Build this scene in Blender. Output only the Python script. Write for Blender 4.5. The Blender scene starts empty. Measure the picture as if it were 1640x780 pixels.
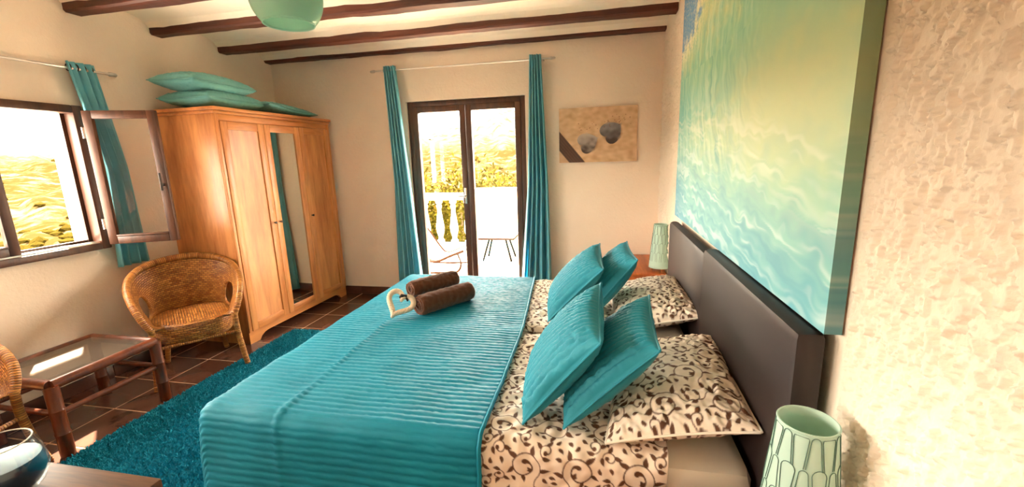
import bpy, bmesh, math, random
import numpy as np
from mathutils import Vector, Matrix, Euler
random.seed(7); RNG = np.random.default_rng(7)
PI = math.pi
sc = bpy.context.scene
C = sc.collection

# ---------------------------------------------------------------- camera
CAM_H = 1.454
YAW, PITCH, ROLL, FPX = 0.205132, -0.201149, 0.0306573, 678.727
cam_d = bpy.data.cameras.new('camera'); cam = bpy.data.objects.new('camera', cam_d); C.objects.link(cam)
cam_d.sensor_width = 36.0; cam_d.lens = 36.0 * FPX / 1640.0; cam_d.clip_start = 0.02; cam_d.clip_end = 3000
_R = Matrix.Rotation(YAW, 3, 'Z') @ Matrix.Rotation(PITCH, 3, 'X') @ Matrix.Rotation(ROLL, 3, 'Y')
_r, _f, _u = _R @ Vector((1, 0, 0)), _R @ Vector((0, 1, 0)), _R @ Vector((0, 0, 1))
cam.matrix_world = Matrix(((_r.x, _u.x, -_f.x, 0), (_r.y, _u.y, -_f.y, 0), (_r.z, _u.z, -_f.z, CAM_H), (0, 0, 0, 1)))
sc.camera = cam

# ---------------------------------------------------------------- light
SKY, SUN, EXPOSURE = 4.5, 18.0, 3.45
world = bpy.data.worlds.new('sky'); sc.world = world; world.use_nodes = True
bg = world.node_tree.nodes['Background']; bg.inputs[0].default_value = (1.0, 0.90, 0.735, 1); bg.inputs[1].default_value = SKY
sun_d = bpy.data.lights.new('sun', 'SUN'); sun_d.energy = SUN; sun_d.color = (1.0, 0.9, 0.74); sun_d.angle = math.radians(0.6)
sun = bpy.data.objects.new('sun', sun_d); C.objects.link(sun); sun.location = (-6, 5, 9)
sun.rotation_euler = Vector((0.56, -0.42, -0.95)).to_track_quat('-Z', 'Y').to_euler()
sc.view_settings.view_transform = 'Standard'; sc.view_settings.look = 'None'
sc.view_settings.exposure = EXPOSURE; sc.view_settings.gamma = 1.0; sc.view_settings.use_curve_mapping = False
sc.cycles.use_denoising = True
sc.cycles.max_bounces = 12; sc.cycles.diffuse_bounces = 7; sc.cycles.glossy_bounces = 4
sc.cycles.transparent_max_bounces = 12; sc.cycles.sample_clamp_indirect = 8.0; sc.cycles.caustics_reflective = False
def portal(loc, size, size_y, rot):
    d = bpy.data.lights.new('daylight_portal', 'AREA'); d.shape = 'RECTANGLE'; d.size = size; d.size_y = size_y
    d.cycles.is_portal = True
    o = bpy.data.objects.new('daylight_portal', d); C.objects.link(o); o.location = loc; o.rotation_euler = rot

# ---------------------------------------------------------------- materials
MATS = {}
def lin(r, g, b):
    f = lambda c: (c / 255 / 12.92) if c / 255 <= 0.04045 else ((c / 255 + 0.055) / 1.055) ** 2.4
    return (f(r), f(g), f(b), 1)
class NT:
    def __init__(s, name):
        s.m = bpy.data.materials.new(name); s.m.use_nodes = True; s.t = s.m.node_tree
        s.b = s.t.nodes['Principled BSDF']; MATS[name] = s.m
    def n(s, typ, **kw):
        nd = s.t.nodes.new(typ)
        for k, v in kw.items():
            if k.startswith('i_'): nd.inputs[k[2:].replace('_', ' ')].default_value = v
            else: setattr(nd, k, v)
        return nd
    def l(s, a, b): s.t.links.new(a, b)
    def coords(s, kind='Object', scale=(1, 1, 1), rot=(0, 0, 0)):
        tc = s.n('ShaderNodeTexCoord'); mp = s.n('ShaderNodeMapping')
        mp.inputs['Scale'].default_value = scale; mp.inputs['Rotation'].default_value = rot
        s.l(tc.outputs[kind], mp.inputs[0]); return mp.outputs[0]
    def ramp(s, fac, stops):
        r = s.n('ShaderNodeValToRGB'); e = r.color_ramp.elements
        while len(e) < len(stops): e.new(0.5)
        for i, (p, c) in enumerate(stops): e[i].position = p; e[i].color = c
        s.l(fac, r.inputs[0]); return r.outputs[0]
    def noise(s, vec, scale, detail=4, rough=0.55):
        nz = s.n('ShaderNodeTexNoise'); nz.inputs['Scale'].default_value = scale
        nz.inputs['Detail'].default_value = detail; nz.inputs['Roughness'].default_value = rough
        if vec is not None: s.l(vec, nz.inputs['Vector'])
        return nz.outputs['Fac']
    def bump(s, h, strength=0.3, dist=0.01):
        b = s.n('ShaderNodeBump'); b.inputs['Strength'].default_value = strength; b.inputs['Distance'].default_value = dist
        s.l(h, b.inputs['Height']); s.l(b.outputs[0], s.b.inputs['Normal'])
def simple(name, col, rough=0.6, metal=0.0, var=0.0, scale=20, bump=0.0, bscale=60, dist=0.003, sheen=0.0, spec=None, trans=0.0, ior=1.45):
    t = NT(name); t.b.inputs['Base Color'].default_value = col; t.b.inputs['Roughness'].default_value = rough
    t.b.inputs['Metallic'].default_value = metal; t.b.inputs['Transmission Weight'].default_value = trans; t.b.inputs['IOR'].default_value = ior
    if sheen: t.b.inputs['Sheen Weight'].default_value = sheen; t.b.inputs['Sheen Roughness'].default_value = 0.4
    if spec is not None: t.b.inputs['Specular IOR Level'].default_value = spec
    if var or bump: v = t.coords()
    if var:
        k1 = tuple(max(0, c * (1 - var)) for c in col[:3]) + (1,); k2 = tuple(min(1, c * (1 + var)) for c in col[:3]) + (1,)
        t.l(t.ramp(t.noise(v, scale), [(0.3, k1), (0.7, k2)]), t.b.inputs['Base Color'])
    if bump: t.bump(t.noise(v, bscale, 6, 0.6), bump, dist)
    return t.m
def wood(name, dark, light, axis='Z', scale=3.0, rough=0.45, stretch=9, knots=True):
    t = NT(name)
    s = [scale * stretch] * 3; s['XYZ'.index(axis)] = scale
    v = t.coords(scale=tuple(s))
    a = t.noise(v, 1.0, 5, 0.6); b = t.noise(t.coords(scale=tuple(k * 5 for k in s)), 1.0, 3, 0.5)
    mx = t.n('ShaderNodeMath', operation='MULTIPLY_ADD'); mx.inputs[1].default_value = 0.3; t.l(b, mx.inputs[0]); t.l(a, mx.inputs[2])
    mid = tuple((dark[i] + light[i]) / 2 for i in range(3)) + (1,)
    t.l(t.ramp(mx.outputs[0], [(0.42, dark), (0.6, mid), (0.78, light)]), t.b.inputs['Base Color'])
    t.b.inputs['Roughness'].default_value = rough; t.bump(mx.outputs[0], 0.12, 0.003)
    return t.m
def wall_mat(name, col, fine=0.35, big=0.5):
    t = NT(name); v = t.coords()
    c2 = tuple(c * 0.94 for c in col[:3]) + (1,)
    t.l(t.ramp(t.noise(v, 1.7, 4), [(0.35, c2), (0.65, col)]), t.b.inputs['Base Color'])
    t.b.inputs['Roughness'].default_value = 0.9; t.b.inputs['Specular IOR Level'].default_value = 0.2
    n1 = t.noise(v, 9, 5, 0.6); n2 = t.noise(v, 45, 4, 0.6)
    m = t.n('ShaderNodeMath', operation='MULTIPLY_ADD'); m.inputs[1].default_value = big; t.l(n1, m.inputs[0]); t.l(n2, m.inputs[2])
    t.bump(m.outputs[0], fine, 0.012); return t.m

WALL = (0.88, 0.75, 0.62, 1)
M_wall = wall_mat('plaster', WALL, 0.35)
M_wallr = wall_mat('rough_stucco', (0.875, 0.77, 0.64, 1), 0.25)
M_ceil = wall_mat('ceiling_plaster', (0.91, 0.83, 0.70, 1), 0.2)
M_beam = wood('beam_wood', lin(40, 14, 6), lin(92, 40, 18), 'X', 1.5, 0.6)
M_pine = wood('pine', lin(170, 100, 52), lin(220, 152, 92), 'Z', 1.6, 0.36, 7)
M_pine_h = wood('pine_horizontal', lin(164, 94, 46), lin(212, 142, 80), 'Y', 1.6, 0.4, 7)
M_frame = wood('frame_wood', lin(46, 22, 11), lin(86, 48, 27), 'Z', 2.0, 0.45)
M_orange = wood('stained_wood', lin(150, 72, 28), lin(196, 108, 50), 'Y', 2.0, 0.4)
M_dark = wood('dark_desk_wood', lin(58, 34, 20), lin(112, 72, 44), 'X', 4.0, 0.4, 12)
M_rattan = wood('rattan_pole', lin(56, 22, 8), lin(108, 50, 20), 'Z', 4.0, 0.3, 4)
M_steel = simple('brushed_steel', (0.7, 0.66, 0.6, 1), 0.28, 1.0)
M_darkmetal = simple('dark_metal', (0.05, 0.04, 0.035, 1), 0.4, 0.8)
M_teal = simple('teal_fabric', lin(48, 152, 166), 0.75, var=0.12, scale=30, bump=0.15, bscale=300, dist=0.001, sheen=0.35)
M_quilt = simple('quilted_teal', lin(12, 134, 162), 0.6, var=0.10, scale=6, bump=0.2, bscale=180, dist=0.002, sheen=0.06, spec=0.3)
M_cush = simple('cushion_teal', lin(34, 138, 160), 0.6, var=0.08, scale=12, bump=0.1, bscale=160, dist=0.002, sheen=0.08, spec=0.35)
M_cush2 = simple('storage_cushion_teal', lin(104, 168, 166), 0.75, var=0.08, scale=14, bump=0.1, bscale=200, dist=0.002, sheen=0.1)
M_curt = simple('curtain_teal', lin(124, 200, 214), 0.45, var=0.10, scale=8, bump=0.1, bscale=300, dist=0.001, sheen=0.15)
M_sheet = simple('cream_sheet', lin(248, 238, 224), 0.8, bump=0.2, bscale=25, dist=0.004, sheen=0.1)
M_head = simple('brown_leatherette', lin(40, 28, 27), 0.5, var=0.06, scale=30, bump=0.15, bscale=350, dist=0.001)
M_towel = simple('brown_terry', lin(100, 56, 34), 0.95, var=0.15, scale=60, bump=0.8, bscale=420, dist=0.004, sheen=0.3)
M_rope = simple('cream_rope', lin(232, 206, 180), 0.85, var=0.08, bump=0.4, bscale=300, dist=0.002)
M_black = simple('black_ribbon', (0.02, 0.015, 0.012, 1), 0.6)
M_tile = simple('dark_tile', lin(84, 54, 43), 0.24, var=0.35, scale=4, bump=0.15, bscale=14, dist=0.004)
M_grout = simple('grout', lin(200, 164, 130), 0.9, var=0.08)
M_rug = simple('teal_shag', lin(2, 132, 156), 0.9, var=0.25, scale=40)
M_mint = simple('mint_lampshade', lin(200, 228, 216), 0.5)
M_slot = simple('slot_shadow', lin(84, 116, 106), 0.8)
M_white = simple('white_render', (0.82, 0.80, 0.74, 1), 0.8, var=0.04)
M_terrace = simple('terrace_tile', (0.42, 0.35, 0.27, 1), 0.7, var=0.08, scale=3)
M_stone = simple('balustrade_white', (0.50, 0.47, 0.41, 1), 0.8)
M_parapet = simple('parapet_render', (0.50, 0.45, 0.36, 1), 0.85, var=0.05)
M_sling = simple('lounger_sling', lin(220, 190, 170), 0.8)
M_candle = simple('blue_wax', lin(3, 52, 84), 0.3)
M_bark = simple('bark', lin(90, 70, 45), 0.9)
def add_translucent(m, col, k):
    t = m.node_tree; out = t.nodes['Material Output']; b = t.nodes['Principled BSDF']; tl = t.nodes.new('ShaderNodeBsdfTranslucent'); tl.inputs[0].default_value = col
    mx = t.nodes.new('ShaderNodeMixShader'); mx.inputs[0].default_value = k; t.links.new(b.outputs[0], mx.inputs[1]); t.links.new(tl.outputs[0], mx.inputs[2]); t.links.new(mx.outputs[0], out.inputs[0])
add_translucent(M_curt, lin(100, 200, 220), 0.38); add_translucent(M_mint, lin(190, 228, 212), 0.25)
def leaf_mat(name, a, b):
    t = NT(name); t.l(t.ramp(t.noise(t.coords(), 5, 2), [(0.35, a), (0.65, b)]), t.b.inputs['Base Color']); t.b.inputs['Roughness'].default_value = 0.7
    t.b.inputs['Specular IOR Level'].default_value = 0.0; return t.m
M_leaf = leaf_mat('olive_leaf', (0.020, 0.018, 0.0018, 1), (0.045, 0.036, 0.004, 1))
M_scrub = leaf_mat('scrub', (0.010, 0.0088, 0.0016, 1), (0.020, 0.012, 0.002, 1))
def glass_mat(name, tint=(1, 1, 1, 1), gloss=0.08, diff=0.0, dcol=(0.8, 0.8, 0.8, 1), rough=0.0):
    t = NT(name); t.t.nodes.remove(t.b); out = t.t.nodes['Material Output']
    tr = t.n('ShaderNodeBsdfTransparent'); tr.inputs[0].default_value = tint
    gl = t.n('ShaderNodeBsdfGlossy'); gl.inputs['Roughness'].default_value = rough
    lw = t.n('ShaderNodeLayerWeight'); lw.inputs[0].default_value = 0.5
    pw = t.n('ShaderNodeMath', operation='POWER'); pw.inputs[1].default_value = 4.0; t.l(lw.outputs['Facing'], pw.inputs[0])
    fr = t.n('ShaderNodeMath', operation='MULTIPLY_ADD'); fr.inputs[1].default_value = 0.85; fr.inputs[2].default_value = 0.04; t.l(pw.outputs[0], fr.inputs[0])
    mx = t.n('ShaderNodeMixShader'); t.l(fr.outputs[0], mx.inputs[0]); t.l(tr.outputs[0], mx.inputs[1]); t.l(gl.outputs[0], mx.inputs[2])
    last = mx.outputs[0]
    if diff:
        df = t.n('ShaderNodeBsdfDiffuse'); df.inputs[0].default_value = dcol
        m2 = t.n('ShaderNodeMixShader'); m2.inputs[0].default_value = diff; t.l(last, m2.inputs[1]); t.l(df.outputs[0], m2.inputs[2]); last = m2.outputs[0]
    t.l(last, out.inputs[0]); return t.m
M_glass = glass_mat('window_glass')
M_jar = glass_mat('jar_glass', (0.93, 0.97, 0.97, 1))
M_smoke = glass_mat('smoked_glass', (0.66, 0.60, 0.55, 1), diff=0.14, dcol=(0.30, 0.26, 0.22, 1))
M_mirror = simple('mirror', (0.86, 0.88, 0.82, 1), 0.02, 1.0)
def attr_mat(name, rough=0.7, bump=0.0, bscale=300, sheen=0.0):
    t = NT(name); a = t.n('ShaderNodeAttribute'); a.attribute_name = 'print'; t.l(a.outputs['Color'], t.b.inputs['Base Color'])
    t.b.inputs['Roughness'].default_value = rough
    if sheen: t.b.inputs['Sheen Weight'].default_value = sheen
    if bump: t.bump(t.noise(t.coords(), bscale, 4), bump, 0.002)
    return t.m
M_print = attr_mat('canvas_print', 0.55, 0.12, 500)
M_floral = attr_mat('floral_cotton', 0.8, 0.12, 60)
def pendant_mat():
    t = NT('pendant_glass'); t.b.inputs['Base Color'].default_value = lin(188, 224, 210); t.b.inputs['Roughness'].default_value = 0.18
    t.b.inputs['Subsurface Weight'].default_value = 0.0; t.b.inputs['Coat Weight'].default_value = 0.3
    tl = t.n('ShaderNodeBsdfTranslucent'); tl.inputs[0].default_value = lin(206, 240, 230)
    mx = t.n('ShaderNodeMixShader'); mx.inputs[0].default_value = 0.55
    t.l(t.b.outputs[0], mx.inputs[1]); t.l(tl.outputs[0], mx.inputs[2]); t.l(mx.outputs[0], t.t.nodes['Material Output'].inputs[0]); return t.m
M_pend = pendant_mat()
def wicker_mat(name, su, sv):
    t = NT(name); v = t.coords('UV')
    br = t.n('ShaderNodeTexBrick'); br.offset = 0.5; br.inputs['Scale'].default_value = 1.0
    br.inputs['Brick Width'].default_value = su; br.inputs['Row Height'].default_value = sv; br.inputs['Mortar Size'].default_value = sv * 0.2
    br.inputs['Mortar Smooth'].default_value = 1.0
    br.inputs['Color1'].default_value = lin(212, 146, 68); br.inputs['Color2'].default_value = lin(160, 92, 34); br.inputs['Mortar'].default_value = lin(104, 54, 20)
    t.l(v, br.inputs['Vector'])
    mx = t.n('ShaderNodeMixRGB', blend_type='MULTIPLY'); mx.inputs[0].default_value = 0.75
    t.l(br.outputs[0], mx.inputs[1]); t.l(t.ramp(t.noise(t.coords(), 9, 3), [(0.3, (0.55, 0.5, 0.42, 1)), (0.7, (1, 1, 1, 1))]), mx.inputs[2])
    t.l(mx.outputs[0], t.b.inputs['Base Color']); t.b.inputs['Roughness'].default_value = 0.45
    iv = t.n('ShaderNodeMath', operation='SUBTRACT'); iv.inputs[0].default_value = 1.0; t.l(br.outputs['Fac'], iv.inputs[1]); t.bump(iv.outputs[0], 0.9, 0.006); return t.m
M_wick = wicker_mat('wicker_weave', 0.034, 0.015)
M_wrap = wicker_mat('wicker_wrap', 0.2, 0.012)
def ground_mat(name, stops, sc_):
    t = NT(name); v = t.coords(); t.l(t.ramp(t.noise(v, sc_, 8, 0.65), stops), t.b.inputs['Base Color']); t.b.inputs['Roughness'].default_value = 0.95; t.b.inputs['Specular IOR Level'].default_value = 0.0; return t.m
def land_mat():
    """dry scrubland with distance haze painted in as a paler colour higher up"""
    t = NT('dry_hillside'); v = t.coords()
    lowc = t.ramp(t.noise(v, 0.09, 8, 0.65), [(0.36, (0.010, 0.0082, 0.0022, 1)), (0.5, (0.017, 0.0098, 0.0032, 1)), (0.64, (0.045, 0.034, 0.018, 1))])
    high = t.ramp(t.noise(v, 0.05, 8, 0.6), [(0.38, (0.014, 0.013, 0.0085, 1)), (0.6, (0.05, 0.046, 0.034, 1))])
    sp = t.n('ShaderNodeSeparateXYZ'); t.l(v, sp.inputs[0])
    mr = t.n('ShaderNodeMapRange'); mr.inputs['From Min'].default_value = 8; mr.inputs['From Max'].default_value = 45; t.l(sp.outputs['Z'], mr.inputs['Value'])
    mx = t.n('ShaderNodeMixRGB'); t.l(mr.outputs[0], mx.inputs[0]); t.l(lowc, mx.inputs[1]); t.l(high, mx.inputs[2]); t.l(mx.outputs[0], t.b.inputs['Base Color'])  # haze painted into the land colour: paler with height
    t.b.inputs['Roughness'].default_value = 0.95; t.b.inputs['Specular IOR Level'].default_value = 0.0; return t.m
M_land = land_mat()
M_lframe = simple('lounger_frame_wood', lin(42, 28, 20), 0.8, spec=0.0)
M_lsteel = simple('painted_black_leg', lin(14, 13, 12), 0.8, spec=0.0)

# ---------------------------------------------------------------- helpers
def tag(o, label=None, cat=None, group=None, kind=None):
    if label: o['label'] = label
    if cat: o['category'] = cat
    if group: o['group'] = group
    if kind: o['kind'] = kind
    return o
def thing(name, label, cat, loc=(0, 0, 0), rot=(0, 0, 0), group=None, kind=None):
    o = bpy.data.objects.new(name, None); C.objects.link(o); o.empty_display_size = 0.1
    o.location = loc; o.rotation_euler = rot; return tag(o, label, cat, group, kind)
def mk(name, v, f, mat, parent=None, smooth=False, uv=None, cols=None, world=False, loc=None):
    """one mesh object; with world=True vertices are in room coordinates even when parented"""
    me = bpy.data.meshes.new(name)
    v = np.asarray(v, dtype=float).reshape(-1, 3)
    if world and parent is not None:
        o = np.zeros(3); p = parent
        while p is not None: o += np.array(p.location); p = p.parent
        v = v - o
    if isinstance(f, np.ndarray):
        n = len(f); me.vertices.add(len(v)); me.vertices.foreach_set('co', v.ravel())
        me.loops.add(n * 4); me.loops.foreach_set('vertex_index', f.ravel().astype(np.int32))
        me.polygons.add(n); me.polygons.foreach_set('loop_start', np.arange(0, n * 4, 4, dtype=np.int32)); me.polygons.foreach_set('loop_total', np.full(n, 4, dtype=np.int32))
        me.update(calc_edges=True)
    else:
        me.from_pydata([tuple(p) for p in v], [], [tuple(q) for q in f])
    me.validate(); me.update()
    if smooth: me.polygons.foreach_set('use_smooth', [True] * len(me.polygons))
    if uv is not None:
        L = me.uv_layers.new(name='UVMap'); idx = np.empty(len(me.loops), dtype=np.int32); me.loops.foreach_get('vertex_index', idx)
        L.data.foreach_set('uv', np.asarray(uv, dtype=np.float32)[idx].ravel())
    if cols is not None:
        a = me.attributes.new('print', 'FLOAT_COLOR', 'POINT'); c = np.ones((len(v), 4), dtype=np.float32); c[:, :3] = cols; a.data.foreach_set('color', c.ravel())
    me.materials.append(mat)
    o = bpy.data.objects.new(name, me); C.objects.link(o)
    if parent is not None: o.parent = parent
    if loc is not None: o.location = loc
    return o
def gridfaces(nu, nv, closed_u=False):
    i = np.arange(nu if closed_u else nu - 1); j = np.arange(nv - 1); I, J = np.meshgrid(i, j, indexing='ij'); I2 = (I + 1) % nu
    return np.stack([I * nv + J, I2 * nv + J, I2 * nv + J + 1, I * nv + J + 1], -1).reshape(-1, 4)
class MB:
    """collects boxes / tubes / lathes of ONE part"""
    def __init__(s): s.v = []; s.f = []; s.uv = []
    def add(s, v, f, uv=None):
        o = len(s.v); s.v += [tuple(p) for p in v]; s.f += [tuple(int(i) + o for i in q) for q in f]
        s.uv += [tuple(p) for p in uv] if uv is not None else [(0, 0)] * len(v); return s
    def box(s, x0, x1, y0, y1, z0, z1, bev=0.0, seg=2):
        bm = bmesh.new(); bmesh.ops.create_cube(bm, size=1)
        for q in bm.verts: q.co = Vector((x0 + (q.co.x + .5) * (x1 - x0), y0 + (q.co.y + .5) * (y1 - y0), z0 + (q.co.z + .5) * (z1 - z0)))
        if bev: bmesh.ops.bevel(bm, geom=bm.edges[:], offset=bev, segments=seg, affect='EDGES', profile=0.5)
        bm.verts.index_update(); s.add([q.co[:] for q in bm.verts], [[w.index for w in p.verts] for p in bm.faces]); bm.free(); return s
    def tube(s, pts, r, n=10, closed=False, cap=True):
        P = np.asarray(pts, float); m = len(P); rr = np.full(m, r) if np.isscalar(r) else np.asarray(r, float)
        T = np.gradient(P, axis=0)
        if closed: T = np.roll(P, -1, 0) - np.roll(P, 1, 0)
        T /= np.linalg.norm(T, axis=1)[:, None] + 1e-9
        ref = np.array([0, 0, 1.0]) if abs(T[0][2]) < 0.9 else np.array([1.0, 0, 0])
        nrm = np.cross(T[0], ref); nrm /= np.linalg.norm(nrm); V = []; U = []; L = 0
        for i in range(m):
            nrm = nrm - T[i] * (nrm @ T[i]); nrm /= np.linalg.norm(nrm) + 1e-9; b = np.cross(T[i], nrm)
            if i: L += np.linalg.norm(P[i] - P[i - 1])
            for k in range(n):
                a = 2 * PI * k / n; V.append(P[i] + rr[i] * (math.cos(a) * nrm + math.sin(a) * b)); U.append((k / n * 0.1, L))
        F = []
        for i in range(m if closed else m - 1):
            i2 = (i + 1) % m
            for k in range(n): F.append((i * n + k, i * n + (k + 1) % n, i2 * n + (k + 1) % n, i2 * n + k))
        if cap and not closed: F.append(tuple(range(n - 1, -1, -1))); F.append(tuple((m - 1) * n + k for k in range(n)))
        return s.add(V, F, U)
    def lathe(s, prof, c=(0, 0, 0), n=32, cap=False):
        V = []; F = []; m = len(prof)
        for k in range(n):
            a = 2 * PI * k / n
            for r, z in prof: V.append((c[0] + r * math.cos(a), c[1] + r * math.sin(a), c[2] + z))
        for k in range(n):
            k2 = (k + 1) % n
            for j in range(m - 1): F.append((k * m + j, k2 * m + j, k2 * m + j + 1, k * m + j + 1))
        if cap: F.append(tuple(k * m for k in range(n - 1, -1, -1))); F.append(tuple(k * m + m - 1 for k in range(n)))
        return s.add(V, F)
    def build(s, name, mat, parent=None, smooth=False, world=False, uv=False):
        o = mk(name, s.v, s.f, mat, parent, smooth, s.uv if uv else None, world=world)
        if smooth: o.data.set_sharp_from_angle(angle=math.radians(40))
        return o
def bx(name, b, mat, parent=None, bev=0.0, world=True): return MB().box(*b, bev=bev).build(name, mat, parent, smooth=bev > 0, world=world)
def copy_tree(o, parent=None):
    c = o.copy(); C.objects.link(c); c.parent = parent
    for ch in list(o.children): copy_tree(ch, c)
    return c
def smooth_path(pts, n):
    """Catmull-Rom through pts"""
    P = np.asarray(pts, float); P = np.vstack([2 * P[0] - P[1], P, 2 * P[-1] - P[-2]]); out = []; m = len(P) - 3
    for q in np.linspace(0, m - 1e-9, n):
        i = int(q); t = q - i; a, b, c, d = P[i:i + 4]
        out.append(0.5 * (2 * b + (c - a) * t + (2 * a - 5 * b + 4 * c - d) * t * t + (3 * b - a - 3 * c + d) * t ** 3))
    return np.array(out)
def fftnoise(nu, nv, du, dv, lo, hi, seed):
    """band-passed noise, wavelengths lo..hi metres, unit variance"""
    g = np.random.default_rng(seed); F = np.fft.fft2(g.standard_normal((nu, nv)))
    k = np.hypot(np.fft.fftfreq(nu, du)[:, None], np.fft.fftfreq(nv, dv)[None, :])
    w = np.exp(-(k * lo) ** 2) * (1 - np.exp(-(k * hi) ** 2)); r = np.fft.ifft2(F * w).real; return r / (r.std() + 1e-9)
sstep = lambda a, b, x: (lambda t: t * t * (3 - 2 * t))(np.clip((x - a) / (b - a), 0, 1))

# ---------------------------------------------------------------- room shell
XL, XR, YB, YR, TH = -3.39, 0.55, 4.144, -1.25, 0.30
ZC = 2.70
DX0, DX1, DZ = -1.905, -0.695, 2.025             # french door opening
VY0, VY1 = -0.95, 0.15                            # unseen opening added behind the viewpoint for extra daylight
WY0, WY1, WZ0, WZ1 = 0.54, 2.305, 0.915, 1.87     # window opening in the left wall
tag(MB().box(XL - TH, DX0, YB, YB + TH, -.1, ZC).box(DX1, XR + TH, YB, YB + TH, -.1, ZC).box(DX0, DX1, YB, YB + TH, DZ, ZC).build('wall_back', M_wall), 'cream plaster back wall around the glazed terrace door', 'wall', kind='structure')
tag(MB().box(XL - TH, XL, YR - TH, VY0, -.1, ZC).box(XL - TH, XL, VY1, WY0, -.1, ZC).box(XL - TH, XL, VY0, VY1, -.1, WZ0).box(XL - TH, XL, VY0, VY1, WZ1, ZC).box(XL - TH, XL, WY1, YB, -.1, ZC).box(XL - TH, XL, WY0, WY1, -.1, WZ0).box(XL - TH, XL, WY0, WY1, WZ1, ZC).build('wall_left', M_wall), 'cream plaster left wall with the brown casement window', 'wall', kind='structure')
wr = tag(MB().box(XR, XR + TH, YR - TH, YB, -.1, ZC).build('wall_right', M_wallr), 'rough cream stucco wall behind the headboards', 'wall', kind='structure')
tag(MB().box(XL, XR, YR - TH, YR, -.1, ZC).build('wall_rear', M_wall), 'cream plaster wall behind the viewpoint', 'wall', kind='structure')
portal((XL - TH, (WY0 + WY1) / 2, (WZ0 + WZ1) / 2), WZ1 - WZ0, WY1 - WY0, (0, -PI / 2, 0))
portal(((DX0 + DX1) / 2, YB + TH, DZ / 2), DX1 - DX0, DZ, (-PI / 2, 0, 0))
portal((XL - TH, (VY0 + VY1) / 2, (WZ0 + WZ1) / 2), WZ1 - WZ0, VY1 - VY0, (0, -PI / 2, 0))
# unseen window added further back in the left wall to light the room
wn = thing('window_added', 'brown framed window added in the left wall behind the viewpoint for extra daylight', 'window', (XL, (VY0 + VY1) / 2, WZ0), kind='structure')
for a in ((VY0, VY0 + .055, WZ0, WZ1), (VY1 - .055, VY1, WZ0, WZ1), (VY0 + .055, VY1 - .055, WZ0, WZ0 + .05), (VY0 + .055, VY1 - .055, WZ1 - .05, WZ1), ((VY0 + VY1) / 2 - .04, (VY0 + VY1) / 2 + .04, WZ0 + .05, WZ1 - .05)):
    bx('window_frame', (XL - .05, XL + .03, a[0], a[1], a[2], a[3]), M_frame, wn)
for a, b in ((VY0 + .055, (VY0 + VY1) / 2 - .04), ((VY0 + VY1) / 2 + .04, VY1 - .055)): bx('pane', (XL - .013, XL - .007, a, b, WZ0 + .05, WZ1 - .05), M_glass, wn)

# stucco relief close to the camera: trowelled plateaus with broken edges
def stucco(y0, y1, z0, z1, d, seed):
    nu, nv = int((y1 - y0) / d) + 1, int((z1 - z0) / d) + 1
    y = np.linspace(y0, y1, nu)[:, None]; z = np.linspace(z0, z1, nv)[None, :]
    big = fftnoise(nu, nv, d, d, 0.10, 0.5, seed + 2); fine = fftnoise(nu, nv, d, d * 0.75, 0.008, 0.03, seed + 1)
    n = fftnoise(nu, nv, d, d * 0.7, 0.034, 0.16, seed) + 0.36 * fine; n2 = fftnoise(nu, nv, d, d * 0.6, 0.02, 0.09, seed + 5) + 0.32 * fine
    h = 0.0075 * sstep(0.14, 0.27, n + 0.3 * big) + 0.0060 * sstep(0.85, 1.02, n2) - 0.0045 * sstep(1.0, 1.2, -n2 + 0.3 * big) + 0.0006 * fftnoise(nu, nv, d, d, 0.03, 0.15, seed + 3)
    e = np.minimum(np.minimum((y - y0) / 0.05, (y1 - y) / 0.03), np.minimum(z - z0, z1 - z) / 0.05); e = np.clip(e, 0, 1)
    h = (h + 0.003) * e - 0.0008 * (1 - e)
    V = np.stack([XR - h, y + 0 * z, z + 0 * y], -1).reshape(-1, 3)
    mk('stucco_relief', V, gridfaces(nu, nv)[:, ::-1].copy(), M_wallr, wr, True)
stucco(0.38, 1.024, 0.15, 2.45, 0.0027, 11)
stucco(3.04, 4.13, 0.6, 2.44, 0.008, 31)

# ceiling: shallow plaster vaults between dark beams
BEAMS = [4.095, 3.55, 2.945, 2.40, 1.84, 1.27, 0.70, 0.13, -0.44, -1.0]
vault = [(YB, 2.535)]; prev = YB
edges = [YB] + BEAMS + [YR]
V = []; prof = []
for a, b in zip(edges[:-1], edges[1:]):
    a_, b_ = a - .048 * (a in BEAMS), b + .048 * (b in BEAMS)
    if a_ - b_ < .2: continue
    prof.append((a, 2.500))
    for t in np.linspace(0, 1, 15): prof.append((a_ + (b_ - a_) * t, 2.500 + 0.075 * math.sqrt(max(0, 1 - (2 * t - 1) ** 2))))
prof.append((YR, 2.503)); nP = len(prof)
V = [(x, y, z) for x in (XL, XR) for y, z in prof] + [(x, y, 2.76) for x in (XL, XR) for y, z in prof]
F = [(i, i + 1, nP + i + 1, nP + i) for i in range(nP - 1)] + [(2 * nP + i, 3 * nP + i, 3 * nP + i + 1, 2 * nP + i + 1) for i in range(nP - 1)]
ceil = tag(mk('ceiling', V, F, M_ceil, smooth=False), 'cream vaulted ceiling carried by dark wooden beams', 'ceiling', kind='structure')
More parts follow.
